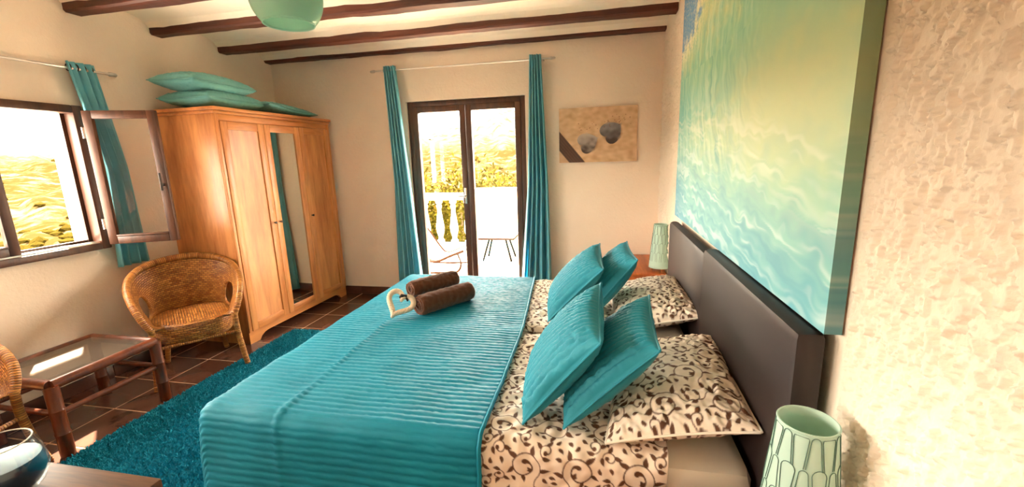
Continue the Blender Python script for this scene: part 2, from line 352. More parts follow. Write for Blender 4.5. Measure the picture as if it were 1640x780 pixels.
for k, y in enumerate(BEAMS):
    n = 60; xs = np.linspace(XL + .004, XR - .004, n); rg = np.random.default_rng(k); w0, h0 = (.046, 2.475) if k == 0 else (.052, 2.455)
    Vb = []
    wob = lambda s: np.convolve(rg.standard_normal(n + 8), np.ones(5) / 5, 'same')[4:-4] * s
    a, b, c, d = wob(.006), wob(.005), wob(.006), wob(.005)
    for i, x in enumerate(xs): Vb += [(x, y - w0 + a[i], 2.56), (x, y - w0 + a[i], h0 + .012 + b[i]), (x, y - w0 + .012 + a[i], h0 + b[i]), (x, y + w0 - .012 + c[i] * (k > 0), h0 + d[i]), (x, min(YB, y + w0 + c[i] * (k > 0)), h0 + .012 + d[i]), (x, min(YB, y + w0 + c[i] * (k > 0)), 2.56)]
    Fb = [(i * 6 + j, i * 6 + j + 1, i * 6 + j + 7, i * 6 + j + 6) for i in range(n - 1) for j in range(5)] + [tuple(range(5, -1, -1)), tuple((n - 1) * 6 + j for j in range(6))]
    mk('beam', Vb, Fb, M_beam, ceil)

# floor: dark tiles laid in pale grout
fl = tag(bx('floor', (XL, XR, YR, YB, -.08, -.0022), M_grout), 'dark brown tiled floor with pale grout lines', 'floor', kind='structure')
T = 0.33; g = .0042; tile_me = {}
gx = sorted({XL, XR} | {-2.93 + T * k for k in range(-1, 11) if XL < -2.93 + T * k < XR}); gy = sorted({YR, YB} | {3.15 + T * k for k in range(-14, 4) if YR < 3.15 + T * k < YB})
for a, b in zip(gx[:-1], gx[1:]):
    for c, d in zip(gy[:-1], gy[1:]):
        key = (round(b - a, 3), round(d - c, 3))
        if key not in tile_me:
            o = MB().box(-(b - a) / 2 + g, (b - a) / 2 - g, -(d - c) / 2 + g, (d - c) / 2 - g, -.008, 0, bev=.0025, seg=1).build('tile', M_tile, fl); tile_me[key] = o.data
        else:
            o = bpy.data.objects.new('tile', tile_me[key]); C.objects.link(o); o.parent = fl
        o.location = ((a + b) / 2, (c + d) / 2, random.uniform(-.0008, .0008))
def skirting(name, label, p0, p1, axis, skip=()):
    root = thing(name, label, 'baseboard', ((p0[0] + p1[0]) / 2, (p0[1] + p1[1]) / 2, 0), kind='structure')
    a, b = (p0[0], p1[0]) if axis == 'x' else (p0[1], p1[1])
    cuts = [a] + [q for q in (gx if axis == 'x' else gy) if a + .02 < q < b - .02] + [b]
    for c, d in zip(cuts[:-1], cuts[1:]):
        if axis == 'x': bx('tile', (c + g * .5, d - g * .5, p0[1], p1[1], .001, .085), M_tile, root, .002)
        else: bx('tile', (p0[0], p1[0], c + g * .5, d - g * .5, .001, .085), M_tile, root, .002)
skirting('baseboard_back', 'dark tile skirting along the back wall left of the terrace door', (XL, YB - .012), (DX0 - .01, YB - .0005), 'x')
skirting('baseboard_left', 'dark tile skirting along the left wall', (XL + .0005, YR), (XL + .012, YB - .02), 'y')
skirting('baseboard_right', 'dark tile skirting right of the terrace door', (DX1 + .01, YB - .012), (XR, YB - .0005), 'x')

# ---------------------------------------------------------------- window with an open casement
w1 = thing('window_1', 'brown wooden casement window, right sash swung open', 'window', (XL, (WY0 + WY1) / 2, WZ0), kind='structure')
fx0, fx1 = XL - .05, XL + .035
bx('frame_stile', (fx0, fx1, WY1 - .055, WY1, WZ0, WZ1), M_frame, w1, .006); bx('frame_stile', (fx0, fx1, WY0, WY0 + .055, WZ0, WZ1), M_frame, w1, .006)
bx('frame_rail', (fx0, fx1, WY0 + .055, WY1 - .055, WZ1 - .05, WZ1), M_frame, w1, .006); bx('frame_rail', (fx0, fx1, WY0 + .055, WY1 - .055, WZ0, WZ0 + .045), M_frame, w1, .006)
bx('rebate', (fx0 - .02, fx0 - .001, WY1 - .075, WY1 - .01, WZ0 + .01, WZ1 - .01), M_frame, w1); bx('rebate', (fx0 - .02, fx0 - .001, WY0 + .08, WY1 - .08, WZ0 + .01, WZ0 + .07), M_frame, w1)
bx('track', (fx0 + .01, fx1 - .012, WY0 + .06, WY1 - .06, WZ0 + .0455, WZ0 + .055), M_steel, w1)
def sash(root, hinge, ang, L, z0, z1, flip=1):
    """a glazed leaf, local x along its width from the hinge"""
    s = thing('sash', None, None, (0, 0, 0)); s.parent = root
    s.location = Vector(hinge) - root.location; s.rotation_euler = (0, 0, ang)
    st, th = .052, .034
    def P(n, b, m, bev=.004): return MB().box(*b, bev=bev).build(n, m, s, smooth=True)
    P('stile', (0, st, -th / 2, th / 2, z0, z1), M_frame); P('stile', (L - st, L, -th / 2, th / 2, z0, z1), M_frame)
    P('rail', (st, L - st, -th / 2, th / 2, z1 - st, z1), M_frame); P('rail', (st, L - st, -th / 2, th / 2, z0, z0 + st), M_frame)
    P('bead', (st, L - st, -th / 2 - .004, th / 2 + .004, z0 + st, z0 + st + .012), M_frame, .002)
    MB().box(st, L - st, -.003, .003, z0 + st, z1 - st).build('pane', M_glass, s)
    return s, P
zs0, zs1 = WZ0 + .03, WZ1 - .035
s1, P1 = sash(w1, (XL + .075, WY1 - .03, 0), math.atan2(.17, .37), .415, zs0, zs1)
P1('handle', (.38, .395, -.045, -.017, 1.33, 1.35), M_darkmetal, .003); P1('handle', (.382, .393, -.05, -.038, 1.30, 1.42), M_darkmetal, .003)
for yy in (WY0 + .058, WY0 + .058 + .415, WY0 + .058 + .83): sash(w1, (XL + .002, yy, 0), PI / 2, .41, zs0 + .02, zs1 - .02)
bx('mullion', (fx0 - .01, fx0 + .012, 1.395, 1.455, WZ0 + .046, WZ1 - .051), M_frame, w1, .004)
for z in (1.05, 1.66): MB().tube([(XL + .045, WY1 - .028, z), (XL + .045, WY1 - .028, z + .07)], .009, 10).build('hinge', M_steel, w1, True, True)
# exterior sill and eave shading the window
tag(bx('window_sill', (XL - TH - .05, XL - .075, WY0 - .03, WY1 + .03, WZ0 - .045, WZ0 - .001), M_white), 'white outer sill of the left window', 'sill', kind='structure')
tag(bx('roof_eave', (-4.07, XL - TH, -1.6, 4.6, 2.36, 2.52), M_white), 'white roof eave above the left window outside', 'eave', kind='structure')
tag(MB().box(-4.2, 1.4, YR - .9, YB + .9, 2.78, 2.9).build('roof', M_white), 'flat roof slab over the room', 'roof', kind='structure')

# ---------------------------------------------------------------- french door
d1 = thing('door_1', 'brown framed double glazed door opening to the terrace', 'door', ((DX0 + DX1) / 2, YB, 0), kind='structure')
y0, y1 = YB + .03, YB + .09
bx('frame_post', (DX0, DX0 + .05, y0, y1, 0, DZ), M_frame, d1, .005); bx('frame_post', (DX1 - .05, DX1, y0, y1, 0, DZ), M_frame, d1, .005); bx('frame_head', (DX0 + .05, DX1 - .05, y0, y1, DZ - .05, DZ), M_frame, d1, .005)
bx('threshold', (DX0 + .05, DX1 - .05, y0, y1, 0, .025), M_frame, d1, .004)
XM = -1.3
for a, b in ((DX0 + .05, XM - .003), (XM + .003, DX1 - .05)):
    lf = thing('door_leaf', None, None, (0, 0, 0)); lf.parent = d1; lf.location = Vector(((a + b) / 2, y0, 0)) - d1.location
    bx('stile', (a, a + .058, y0 - .008, y1 - .012, .026, DZ - .051), M_frame, lf, .005); bx('stile', (b - .058, b, y0 - .008, y1 - .012, .026, DZ - .051), M_frame, lf, .005)
    bx('rail', (a + .058, b - .058, y0 - .008, y1 - .012, DZ - .108, DZ - .051), M_frame, lf, .005); bx('rail', (a + .058, b - .058, y0 - .008, y1 - .012, .026, .12), M_frame, lf, .005)
    bx('pane', (a + .058, b - .058, y0 + .02, y0 + .026, .12, DZ - .108), M_glass, lf)
hd = MB().box(XM - .045, XM - .02, y0 - .016, y0 - .009, 1.0, 1.16, .003).tube([(XM - .032, y0 - .012, 1.08), (XM - .032, y0 - .055, 1.08), (XM - .10, y0 - .06, 1.08)], .008, 10).build('handle', M_steel, d1, True, True)

# ---------------------------------------------------------------- curtains and rods
def rod(name, label, p0, p1, r, wall_dir, group):
    p0, p1 = np.array(p0, float), np.array(p1, float); root = thing(name, label, 'curtain rod', tuple((p0 + p1) / 2), group=group); d = (p1 - p0) / np.linalg.norm(p1 - p0)
    MB().tube([p0, p1], r, 12).build('pole', M_steel, root, True, True)
    for p, s in ((p0, -1), (p1, 1)): MB().tube([p + d * s * q for q in (0, .01, .02, .045, .055)], [r * 1.1, r * 1.7, r * 1.7, r * 1.5, r * .7], 12).build('finial', M_steel, root, True, True)
    w = np.array(wall_dir, float)
    for p in (p0 + d * .06, p1 - d * .06): MB().tube([p, p + w], r * .7, 8).build('bracket', M_steel, root, True, True)
YC = YB - .085
rod('curtain_rod', 'thin steel curtain rod above the terrace door', (-2.16, YC, 2.315), (-.45, YC, 2.315), .008, (0, .083, 0), 'curtain rods')
XC = XL + .05
rod('curtain_rod', 'thin steel curtain rod above the casement window', (XC, .40, 2.10), (XC, 2.50, 2.10), .009, (-.049, 0, 0), 'curtain rods')
def curtain(label, a0, a1, b0, b1, z1, z0, nf, amp0, amp1, axis, fixed, group, seed, mid=None):
    """hangs along axis ('x' or 'y'); a0..a1 extent at top, b0..b1 at hem"""
    nu, nv = nf * 14, 46; s = np.linspace(0, 1, nu)[:, None]; t = np.linspace(0, 1, nv)[None, :]; g_ = np.random.default_rng(seed)
    if mid: a = np.interp(t, [0, .5, 1], [a0, mid[0], b0]); b = np.interp(t, [0, .5, 1], [a1, mid[1], b1])
    else: a = a0 + (b0 - a0) * t; b = a1 + (b1 - a1) * t
    ph = np.cumsum(np.interp(np.linspace(0, nf, nu), np.arange(nf + 1), g_.uniform(.75, 1.25, nf + 1)))[:, None]; ph = ph / ph[-1] * 2 * PI * nf
    amp = amp0 + (amp1 - amp0) * t
    off = amp * np.sin(ph + .5 * np.sin(3 * t + seed)) * (1 + .25 * np.sin(ph * .37 + seed)); al = a + (b - a) * s + .25 * amp * np.sin(2 * ph)
    z = z1 + (z0 - z1) * t + 0 * s; off = off + 0 * t
    V = np.stack([al, fixed + off, z], -1) if axis == 'x' else np.stack([fixed + off, al, z], -1)
    ctr = ((a0 + a1) / 2, fixed, z0) if axis == 'x' else (fixed, (a0 + a1) / 2, z0)
    root = thing('curtain', label, 'curtain', ctr, group=group)
    o = mk('cloth', V.reshape(-1, 3), gridfaces(nu, nv), M_curt, root, True, world=True); m = o.modifiers.new('s', 'SOLIDIFY'); m.thickness = .003; m.offset = 0
    zr = z1 - .035
    for k in range(nf):
        q = (k + .5) / nf; al_ = a0 + (a1 - a0) * q
        c = np.array([al_, fixed, zr]) if axis == 'x' else np.array([fixed, al_, zr]); th = np.linspace(0, 2 * PI, 17)[:-1]
        ring = [c + (np.array([0, .022 * math.cos(u), .022 * math.sin(u)]) if axis == 'x' else np.array([.022 * math.cos(u), 0, .022 * math.sin(u)])) for u in th]
        MB().tube(ring, .004, 6, True).build('eyelet', M_darkmetal, root, True, True)
curtain('teal curtain hanging left of the terrace door', -2.075, -1.945, -2.115, -1.80, 2.35, .03, 5, .038, .05, 'x', YC, 'curtains at the terrace door', 3, (-2.06, -1.865))
curtain('teal curtain hanging right of the terrace door', -.63, -.525, -.775, -.45, 2.35, .03, 5, .038, .05, 'x', YC, 'curtains at the terrace door', 5, (-.675, -.475))
curtain('teal curtain hanging behind the open window sash', 2.25, 2.415, 2.30, 2.53, 2.14, .77, 4, .02, .03, 'y', XC, None, 8, (2.345, 2.505))

# ---------------------------------------------------------------- wardrobe
wd = thing('wardrobe', 'pine three door wardrobe with a mirror in the middle door', 'wardrobe', (-3.08, 3.445, 0))  # turned a little after its parts are in place
ax0, ax1, ay0, ay1, az = XL + .015, -2.805, 2.79, 4.10, 1.89
bx('side_panel', (ax0, ax1, ay0, ay0 + .02, 0, az - .05), M_pine, wd, .002); bx('side_panel', (ax0, ax1, ay1 - .02, ay1, 0, az - .05), M_pine, wd, .002)
bx('back_panel', (ax0, ax0 + .008, ay0 + .021, ay1 - .021, .08, az - .05), M_pine, wd); bx('shelf', (ax0 + .009, ax1 - .022, ay0 + .021, ay1 - .021, .09, .11), M_pine_h, wd)
MB().box(ax0, ax1 + .02, ay0 - .012, ay1 + .012, az - .05, az - .028, .004).box(ax0, ax1 + .034, ay0 - .022, ay1 + .022, az - .027, az, .007).build('cornice', M_pine_h, wd, True, True)
# plinth with bracket feet
def plinth():
    y = [ay0, ay0 + .10, ay0 + .125, ay0 + .16, ay0 + .20, ay1 - .20, ay1 - .16, ay1 - .125, ay1 - .10, ay1]; z = [0, 0, .03, .048, .055, .055, .048, .03, 0, 0]
    V = []; F = []
    for x in (ax1 - .018, ax1 + .006):
        for yy, zz in zip(y, z): V += [(x, yy, zz), (x, yy, .10)]
    n = len(y)
    for i in range(n - 1):
        F += [(2 * i, 2 * i + 1, 2 * i + 3, 2 * i + 2), (2 * n + 2 * i, 2 * n + 2 * i + 2, 2 * n + 2 * i + 3, 2 * n + 2 * i + 1), (2 * i, 2 * i + 2, 2 * n + 2 * i + 2, 2 * n + 2 * i), (2 * i + 1, 2 * n + 2 * i + 1, 2 * n + 2 * i + 3, 2 * i + 3)]
    F += [(0, 2 * n, 2 * n + 1, 1), (2 * n - 2, 2 * n - 1, 4 * n - 1, 4 * n - 2)]
    mk('plinth', V, F, M_pine_h, wd, world=True)
plinth()
bx('top_rail', (ax1 - .02, ax1 + .006, ay0 + .021, ay1 - .021, az - .10, az - .051), M_pine_h, wd, .003)
bx('corner_post', (ax1 + .0005, ax1 + .016, ay0, ay0 + .028, .10, az - .051), M_pine, wd, .003); bx('corner_post', (ax1 + .0005, ax1 + .016, ay1 - .028, ay1, .10, az - .051), M_pine, wd, .003)
dz0, dz1 = .105, az - .103; dw = (ay1 - ay0 - .06) / 3
for k in range(3):
    a = ay0 + .03 + k * dw + .002; b = a + dw - .004; x0, x1 = ax1 + .0005, ax1 + .019; st = .062
    dr = thing('cabinet_door', None, None); dr.parent = wd; dr.location = Vector((x0, (a + b) / 2, dz0)) - wd.location
    bx('stile', (x0, x1, a, a + st, dz0, dz1), M_pine, dr, .0025); bx('stile', (x0, x1, b - st, b, dz0, dz1), M_pine, dr, .0025)
    bx('rail', (x0, x1, a + st, b - st, dz1 - st, dz1), M_pine_h, dr, .0025); bx('rail', (x0, x1, a + st, b - st, dz0, dz0 + st), M_pine_h, dr, .0025)
    pn = bx('mirror' if k == 1 else 'door_panel', (x0, x0 + .009, a + st, b - st, dz0 + st, dz1 - st), M_mirror if k == 1 else M_pine, dr)
    ky = b - .03 if k == 0 else a + .03
    MB().tube([(x1 - .002, ky, .955), (x1 + .012, ky, .955), (x1 + .016, ky, .955), (x1 + .024, ky, .955), (x1 + .026, ky, .955)], [.005, .005, .010, .011, .006], 12).build('knob', M_darkmetal, dr, True, True)

wd.rotation_euler = (0, 0, math.radians(-2.0)); wd.location = (-3.062, 3.430, 0)
# ---------------------------------------------------------------- soft goods
def pillow(sx, sy, T, nu, nv, pinch=.07, rib=0.0, ribp=.02, ribaxis=1, wr=.004, seed=0, power=.42, droop=0):
    """cushion lying in local xy, thickness T; returns verts, faces, (u,v) metres of every vertex"""
    u = np.linspace(-1, 1, nu)[:, None]; v = np.linspace(-1, 1, nv)[None, :]
    x = u * sx / 2 * (1 - pinch * (1 - v ** 2) * np.abs(u) ** 2); y = v * sy / 2 * (1 - pinch * (1 - u ** 2) * np.abs(v) ** 2)
    t = T / 2 * np.clip((1 - u ** 2) * (1 - v ** 2), 0, 1) ** power
    nz = fftnoise(nu, nv, sx / nu, sy / nv, .03, .14, seed); ed = np.clip(1 - (1 - u ** 2) * (1 - v ** 2), 0, 1)
    env = np.clip((1 - u ** 2) * (1 - v ** 2) * 14, 0, 1)
    # radial gathers at the corners
    cr = sum(np.sin(np.arctan2(y - b * sy / 2, x - a * sx / 2) * 34 + a) * np.exp(-np.hypot(x - a * sx / 2, y - b * sy / 2) / (.16 * sx)) for a in (-1, 1) for b in (-1, 1))
    dz = (wr * nz * (.35 + ed) + wr * .8 * cr) * env
    if rib:
        q = (y if ribaxis else x) + .0012 * fftnoise(nu, nv, sx / nu, sy / nv, .05, .3, seed + 5); dz = dz + rib * (np.abs(np.sin(PI * q / ribp)) ** .7 - .6) * env + .1 * rib * fftnoise(nu, nv, sx / nu, sy / nv, .006, .02, seed + 9) * env
    top = np.stack([x, y, t + dz], -1); bot = np.stack([x, y, -t * (.85) - dz * .5], -1)
    if droop: top[..., 2] -= droop * (u ** 2 + v ** 2) * .5; bot[..., 2] -= droop * (u ** 2 + v ** 2) * .5
    V = np.vstack([top.reshape(-1, 3), bot.reshape(-1, 3)]); f = gridfaces(nu, nv); f2 = f[:, ::-1] + nu * nv
    # stitch the two halves around the rim
    ring = [i * nv for i in range(nu)] + [(nu - 1) * nv + j for j in range(1, nv)] + [i * nv + nv - 1 for i in range(nu - 2, -1, -1)] + [j for j in range(nv - 2, 0, -1)]
    r = np.array(ring); r2 = np.roll(r, -1); side = np.stack([r, r + nu * nv, r2 + nu * nv, r2], -1)
    return V, np.vstack([f, f2, side]).astype(np.int64), np.vstack([np.stack([x, y], -1).reshape(-1, 2)] * 2), top.reshape(nu, nv, 3), ring

# ---- floral print, drawn once into a repeating tile (1 mm per cell)
def floral_tile():
    N, Mv = 300, 260; A = np.zeros((N, Mv), np.float32); g_ = np.random.default_rng(4)
    def disc(x, y, r):
        R = int(r) + 3; xi, yi = int(round(x)), int(round(y)); I = np.arange(xi - R, xi + R + 1); J = np.arange(yi - R, yi + R + 1)
        d = np.hypot(I[:, None] - x, J[None, :] - y); val = np.clip(r - d + .5, 0, 1); ii, jj = np.ix_(I % N, J % Mv); A[ii, jj] = np.maximum(A[ii, jj], val)
    def stroke(P, R):
        P = np.asarray(P, float); R = np.asarray(R, float); L = np.r_[0, np.cumsum(np.hypot(*np.diff(P, axis=0).T))]; n = max(2, int(L[-1] / .8)); q = np.linspace(0, L[-1], n)
        for x, y, r in zip(np.interp(q, L, P[:, 0]), np.interp(q, L, P[:, 1]), np.interp(q, L, R)): disc(x, y, r)
    def leaf(x, y, a, L, W, bend=.6):
        t = np.linspace(0, 1, 24); th = a + bend * t; dx = np.cumsum(np.cos(th)) * L / 24; dy = np.cumsum(np.sin(th)) * L / 24
        stroke(np.c_[x + dx, y + dy], .7 + W * np.sin(PI * np.clip(t, 0, 1) ** .75) ** 1.1 * (1 - .25 * t))
    def lobed(x, y, a, s):
        for da, k in ((0, 1), (.75, .72), (-.75, .72)): leaf(x, y, a + da * .85, 27 * s * k, 8.2 * s * k, .3 * np.sign(da))
    def comma(x, y, a, L, W, bend): leaf(x, y, a, L, W, bend)
    def scroll(cx, cy, R, a0, hand, turns=1.35):
        t = np.linspace(0, 1, 160); th = a0 + hand * t * turns * 2 * PI; r = R * (1 - .66 * t ** 1.1)
        P = np.c_[cx + r * np.cos(th), cy + r * np.sin(th)]; stroke(P, 1.5 + .9 * t + 5.5 * np.clip((t - .88) / .12, 0, 1)); disc(P[-1, 0], P[-1, 1], 8.5)
        at = lambda q: (P[int(q * 159)], math.atan2(*(P[min(159, int(q * 159) + 2)] - P[max(0, int(q * 159) - 2)])[::-1]))
        for q, L, W in ((.05, 26, 6.2), (.19, 24, 6.4), (.33, 26, 6.0), (.47, 22, 5.4), (.60, 18, 4.6)):      # outward comma leaves
            (x, y), g = at(q); comma(x, y, g - hand * .55, L * 1.2, W * 1.1, -hand * .9)
        (x, y), g = at(.74); lobed(x, y, g + hand * 1.2, .62)                                            # one lobed leaf inside
        # stem leaving the outer end in a counter curl towards the neighbour
        x0, y0 = P[0]; ang = a0 - hand * PI / 2 + hand * np.linspace(0, 1, 70) ** 1.3 * 3.6; dx = np.cumsum(np.cos(ang)) * 95 / 70; dy = np.cumsum(np.sin(ang)) * 95 / 70
        stroke(np.c_[x0 + dx, y0 + dy], np.full(70, 1.5)); disc(x0 + dx[-1], y0 + dy[-1], 6.5)
        for k, sd in ((22, 1), (40, -1), (55, 1)): comma(x0 + dx[k], y0 + dy[k], ang[k] + sd * .8, 20, 5, -sd * 1.0)
    for cx, cy, R, a0, hd_ in ((75, 65, 46, .5, 1), (225, 65, 46, 2.6, -1), (0, 195, 46, 3.9, -1), (150, 195, 46, 5.6, 1)): scroll(cx, cy, R, a0, hd_)
    for k in range(2500):
        x, y = g_.uniform(0, N), g_.uniform(0, Mv); R = 21; I = np.arange(int(x) - R, int(x) + R + 1) % N; J = np.arange(int(y) - R, int(y) + R + 1) % Mv
        if A[np.ix_(I, J)].max() < .1:      # small curl with three leaves fills the larger gaps
            a0 = g_.uniform(0, 2 * PI); h_ = g_.choice([-1, 1]); t = np.linspace(0, 1, 60); th = a0 + h_ * t * 6.2; r = 19 * (1 - .62 * t); P = np.c_[x + r * np.cos(th), y + r * np.sin(th)]
            stroke(P, 1.4 + .6 * t); disc(P[-1, 0], P[-1, 1], 6.0)
            for i in (0, 12, 25): d = P[i + 2] - P[i]; comma(P[i, 0], P[i, 1], math.atan2(d[1], d[0]) + (PI if i == 0 else -h_ * .6), 22, 5.6, -h_ * .9)
    for k in range(1400):
        x, y = g_.uniform(0, N), g_.uniform(0, Mv); R = 11; I = np.arange(int(x) - R, int(x) + R + 1) % N; J = np.arange(int(y) - R, int(y) + R + 1) % Mv
        if A[np.ix_(I, J)].max() < .1:
            a = g_.uniform(0, 2 * PI); leaf(x - 8 * math.cos(a), y - 8 * math.sin(a), a, 18, 5.0, g_.choice([-1.2, 1.2]))
    return A
TILE = floral_tile()
def floral(u, v):
    """cloth colour at (u, v) metres"""
    N, Mv = TILE.shape; x = (np.asarray(u) * 1000 * .88) % N; y = (np.asarray(v) * 1000 * .88) % Mv; i = x.astype(int); j = y.astype(int); fx = x - i; fy = y - j; i2 = (i + 1) % N; j2 = (j + 1) % Mv; i %= N; j %= Mv
    a = TILE[i, j] * (1 - fx) * (1 - fy) + TILE[i2, j] * fx * (1 - fy) + TILE[i, j2] * (1 - fx) * fy + TILE[i2, j2] * fx * fy
    c0, c1 = np.array(lin(246, 230, 214)[:3]), np.array(lin(98, 60, 38)[:3]); return c0 + (c1 - c0) * a[..., None]

# ---- draped cloth over the bed box
BX0, BY0, BY1 = -1.40, 1.20, 2.93
def drape(x0fun, x1, yn, yf, z, hn, hf, hfoot, d_a, d_b, r=.055, flare=.10):
    """cloth from x = x1 (foot edge; hangs hfoot beyond) to x0fun(y); yn/yf edges hang hn/hf"""
    b = np.linspace(yn - hn, yf + hf, int((yf - yn + hn + hf) / d_b) + 1); xm = float(np.mean(x0fun(b))); na = int((xm - x1 + hfoot) / d_a) + 1
    t = np.linspace(0, 1, na)[None, :]; x0 = x0fun(b)[:, None]; X = x0 + (x1 - hfoot - x0) * t; Y = b[:, None] + 0 * X
    sx = np.clip(x1 - X, 0, None) if hfoot > 0 else np.zeros_like(X); sy = np.where(Y < yn, yn - Y, np.where(Y > yf, Y - yf, 0)); d = np.hypot(sx, sy) + 1e-9
    a = np.clip(d / r, 0, PI / 2); rest = np.clip(d - r * PI / 2, 0, None); out = r * np.sin(a) + flare * rest; drop = r * (1 - np.cos(a)) + rest * math.sqrt(1 - flare ** 2)
    P = np.stack([np.minimum(X, 9) + sx - out * sx / d, np.where(Y < yn, yn - out * sy / d, np.where(Y > yf, yf + out * sy / d, Y)), np.maximum(z - drop, .03)], -1)
    return P, X, Y
def normals(P):
    a = np.gradient(P, axis=0); b = np.gradient(P, axis=1); n = np.cross(b, a); n /= np.linalg.norm(n, axis=-1)[..., None] + 1e-9
    s = np.sign(n[n.shape[0] // 2, n.shape[1] // 3, 2]); return n * s

# two single beds pushed together
YM = 2.05
for k, (a, b, hb0, hb1, hz) in enumerate(((BY0 - .043, YM - .01, 1.045, 1.985, 1.03), (YM + .01, BY1 - .02, 1.995, 2.99, 1.0))):
    bed = thing('single_bed', ['single bed nearer the camera with brown padded headboard', 'farther single bed with brown padded headboard beside the far lamp'][k], 'bed', (-.45, (a + b) / 2, 0), group='single beds pushed together')
    bx('bed_base', (BX0 + .06, .44, a + .015, b - .015, .10, .30), M_head, bed, .015)
    bx('mattress', (BX0 + .03, .452, a, b, .301, .545), M_sheet, bed, .05)
    hx = (.458, .530) if k == 0 else (.470, .530)
    bx('headboard', (hx[0], hx[1], hb0, hb1, .06, hz), M_head, bed, .022)
    for sx in (BX0 + .12, .36):
        for sy in (a + .08, b - .08): MB().lathe([(.0, 0), (.022, 0), (.03, .1), (0, .1)], (sx, sy, 0), 12).build('leg', M_dark, bed, True, True)

# duvets with the floral print
for k, (a, b, hn, hf, d_) in enumerate(((BY0 - .005, YM - .025, .44, .0, .0027), (YM + .02, BY1 + .005, .0, .30, .0042))):
    P, X, Y = drape(lambda q: .215 + .012 * np.sin(q * 5 + k), -.62, a, b, .572, hn, hf, 0, d_, d_, r=.05, flare=.06)
    N_ = normals(P); nz = fftnoise(P.shape[0], P.shape[1], d_, d_, .06, .3, 40 + k); P = P + N_ * (nz * .0035)[..., None]
    if hf == 0: P[..., 2] -= .022 * np.clip((P[..., 1] - (b - .06)) / .06, 0, 1) ** 2
    if hn == 0: P[..., 2] -= .022 * np.clip(((a + .06) - P[..., 1]) / .06, 0, 1) ** 2
    cols = floral(X.ravel() + .37 * k + .05, Y.ravel() + .9)
    dv = mk('duvet', P.reshape(-1, 3), gridfaces(*P.shape[:2]), M_floral, None, True, cols=cols); m = dv.modifiers.new('s', 'SOLIDIFY'); m.thickness = .012; m.offset = -1
    tag(dv, ['cream duvet with brown floral scrolls hanging over the near bed side', 'cream duvet with brown floral scrolls on the far bed'][k], 'duvet', 'floral duvets')

# quilted bedspread
P, X, Y = drape(lambda q: np.interp(q, [1.0, 1.5, 2.0, 2.95], [-.365, -.368, -.378, -.455]), BX0, BY0 - .01, BY1 + .01, .588, .50, .40, 0.46, .012, .0047, r=.06, flare=.09)
N_ = normals(P); nu, nv = P.shape[:2]
w_ = .0010 * fftnoise(nu, nv, .0047, .012, .04, .25, 60); rb = np.abs(np.sin(PI * (Y + w_) / .0285)) ** .65
big = fftnoise(nu, nv, .0047, .012, .2, .8, 61); fine = fftnoise(nu, nv, .0047, .012, .010, .035, 62)
seam = np.exp(-((X + 1.12 - .02 * np.sin(Y * 2)) / .008) ** 2)
P = P + N_ * (.0052 * (rb - .6) + .0011 * fine * (1 - rb * .5) + .0016 * big + .006 * seam)[..., None]
qr = thing('quilted_bedspread', 'teal ribbed quilted bedspread over the foot of both beds', 'bedspread', (-.95, 2.06, .59))
q = mk('quilt', P.reshape(-1, 3), gridfaces(nu, nv), M_quilt, qr, True, world=True); m = q.modifiers.new('s', 'SOLIDIFY'); m.thickness = .012; m.offset = -1
edge = P[:, 0][::4]; MB().tube(edge + np.array([.002, 0, .0]), .0075, 8).build('hem', M_quilt, qr, True, True)

# ---- sleeping pillows in floral cases
for k, (c, rot, sx, sy, n) in enumerate((((.262, 1.50, .635), (math.radians(0), math.radians(-14), math.radians(-4)), .43, .66, (150, 220)), ((.285, 2.39, .635), (0, math.radians(-12), math.radians(2)), .42, .70, (110, 170)))):
    V, F, UV, top, ring = pillow(sx, sy, .17, n[0], n[1], pinch=.05, wr=.0028, seed=80 + k, power=.45)
    pl = thing('sleeping_pillow', ['floral pillow on the near bed against the headboard', 'floral pillow on the far bed below the bedside lamp'][k], 'pillow', c, rot, group='floral sleeping pillows')
    mk('pillowcase', V, F, M_floral, pl, True, cols=floral(UV[:, 0] * 1.0 + .11 + .2 * k, UV[:, 1] + .02))
    rim = np.array([top.reshape(-1, 3)[i] for i in ring[::3]]); rim = rim * np.array([1.012, 1.008, 1]); MB().tube(rim, .004, 6, True).build('flange', M_sheet, pl, True)

# ---- teal scatter cushions leaning in two pairs
def frame_from(tilt, yaw, roll):
    """columns: local x = up the cushion, y = along its base, z = visible face normal"""
    t, a, rr = map(math.radians, (tilt, yaw, roll)); Rz = Matrix.Rotation(a, 3, 'Z')
    w = Rz @ Vector((math.sin(t), 0, math.cos(t))); u = Rz @ Vector((0, 1, 0))
    u2 = u * math.cos(rr) + w * math.sin(rr); w2 = -u * math.sin(rr) + w * math.cos(rr); n = w2.cross(u2)
    return Matrix(((w2.x, u2.x, n.x), (w2.y, u2.y, n.y), (w2.z, u2.z, n.z)))
CU = [((-.115, 1.44, .768), 37, 6, 10, 'frontmost ribbed teal cushion, left of the near pair'), ((.045, 1.43, .752), 43, 1.5, 5, 'ribbed teal cushion leaning on the near floral pillow'),
      ((-.125, 2.33, .760), 43, 8, 8, 'ribbed teal cushion, left of the far pair'), ((.055, 2.39, .762), 38, 5, 2, 'ribbed teal cushion leaning on the far floral pillow')]
for k, (c, ti, ya, ro, lab) in enumerate(CU):
    R3 = frame_from(ti, ya, ro); cu = thing('scatter_cushion', lab, 'cushion', c, R3.to_euler(), group='ribbed teal scatter cushions')
    V, F, UV, top, ring = pillow(.415, .425, .168, 110, 190, pinch=.055, rib=.0070, ribp=.0225, ribaxis=1, wr=.0012, seed=100 + k, power=.43)
    mk('cover', V, F, M_cush, cu, True)
    rim = np.array([top.reshape(-1, 3)[i] for i in ring[::3]]) * np.array([1.008, 1.008, 1]); MB().tube(rim, .0038, 6, True).build('piping', M_cush, cu, True)
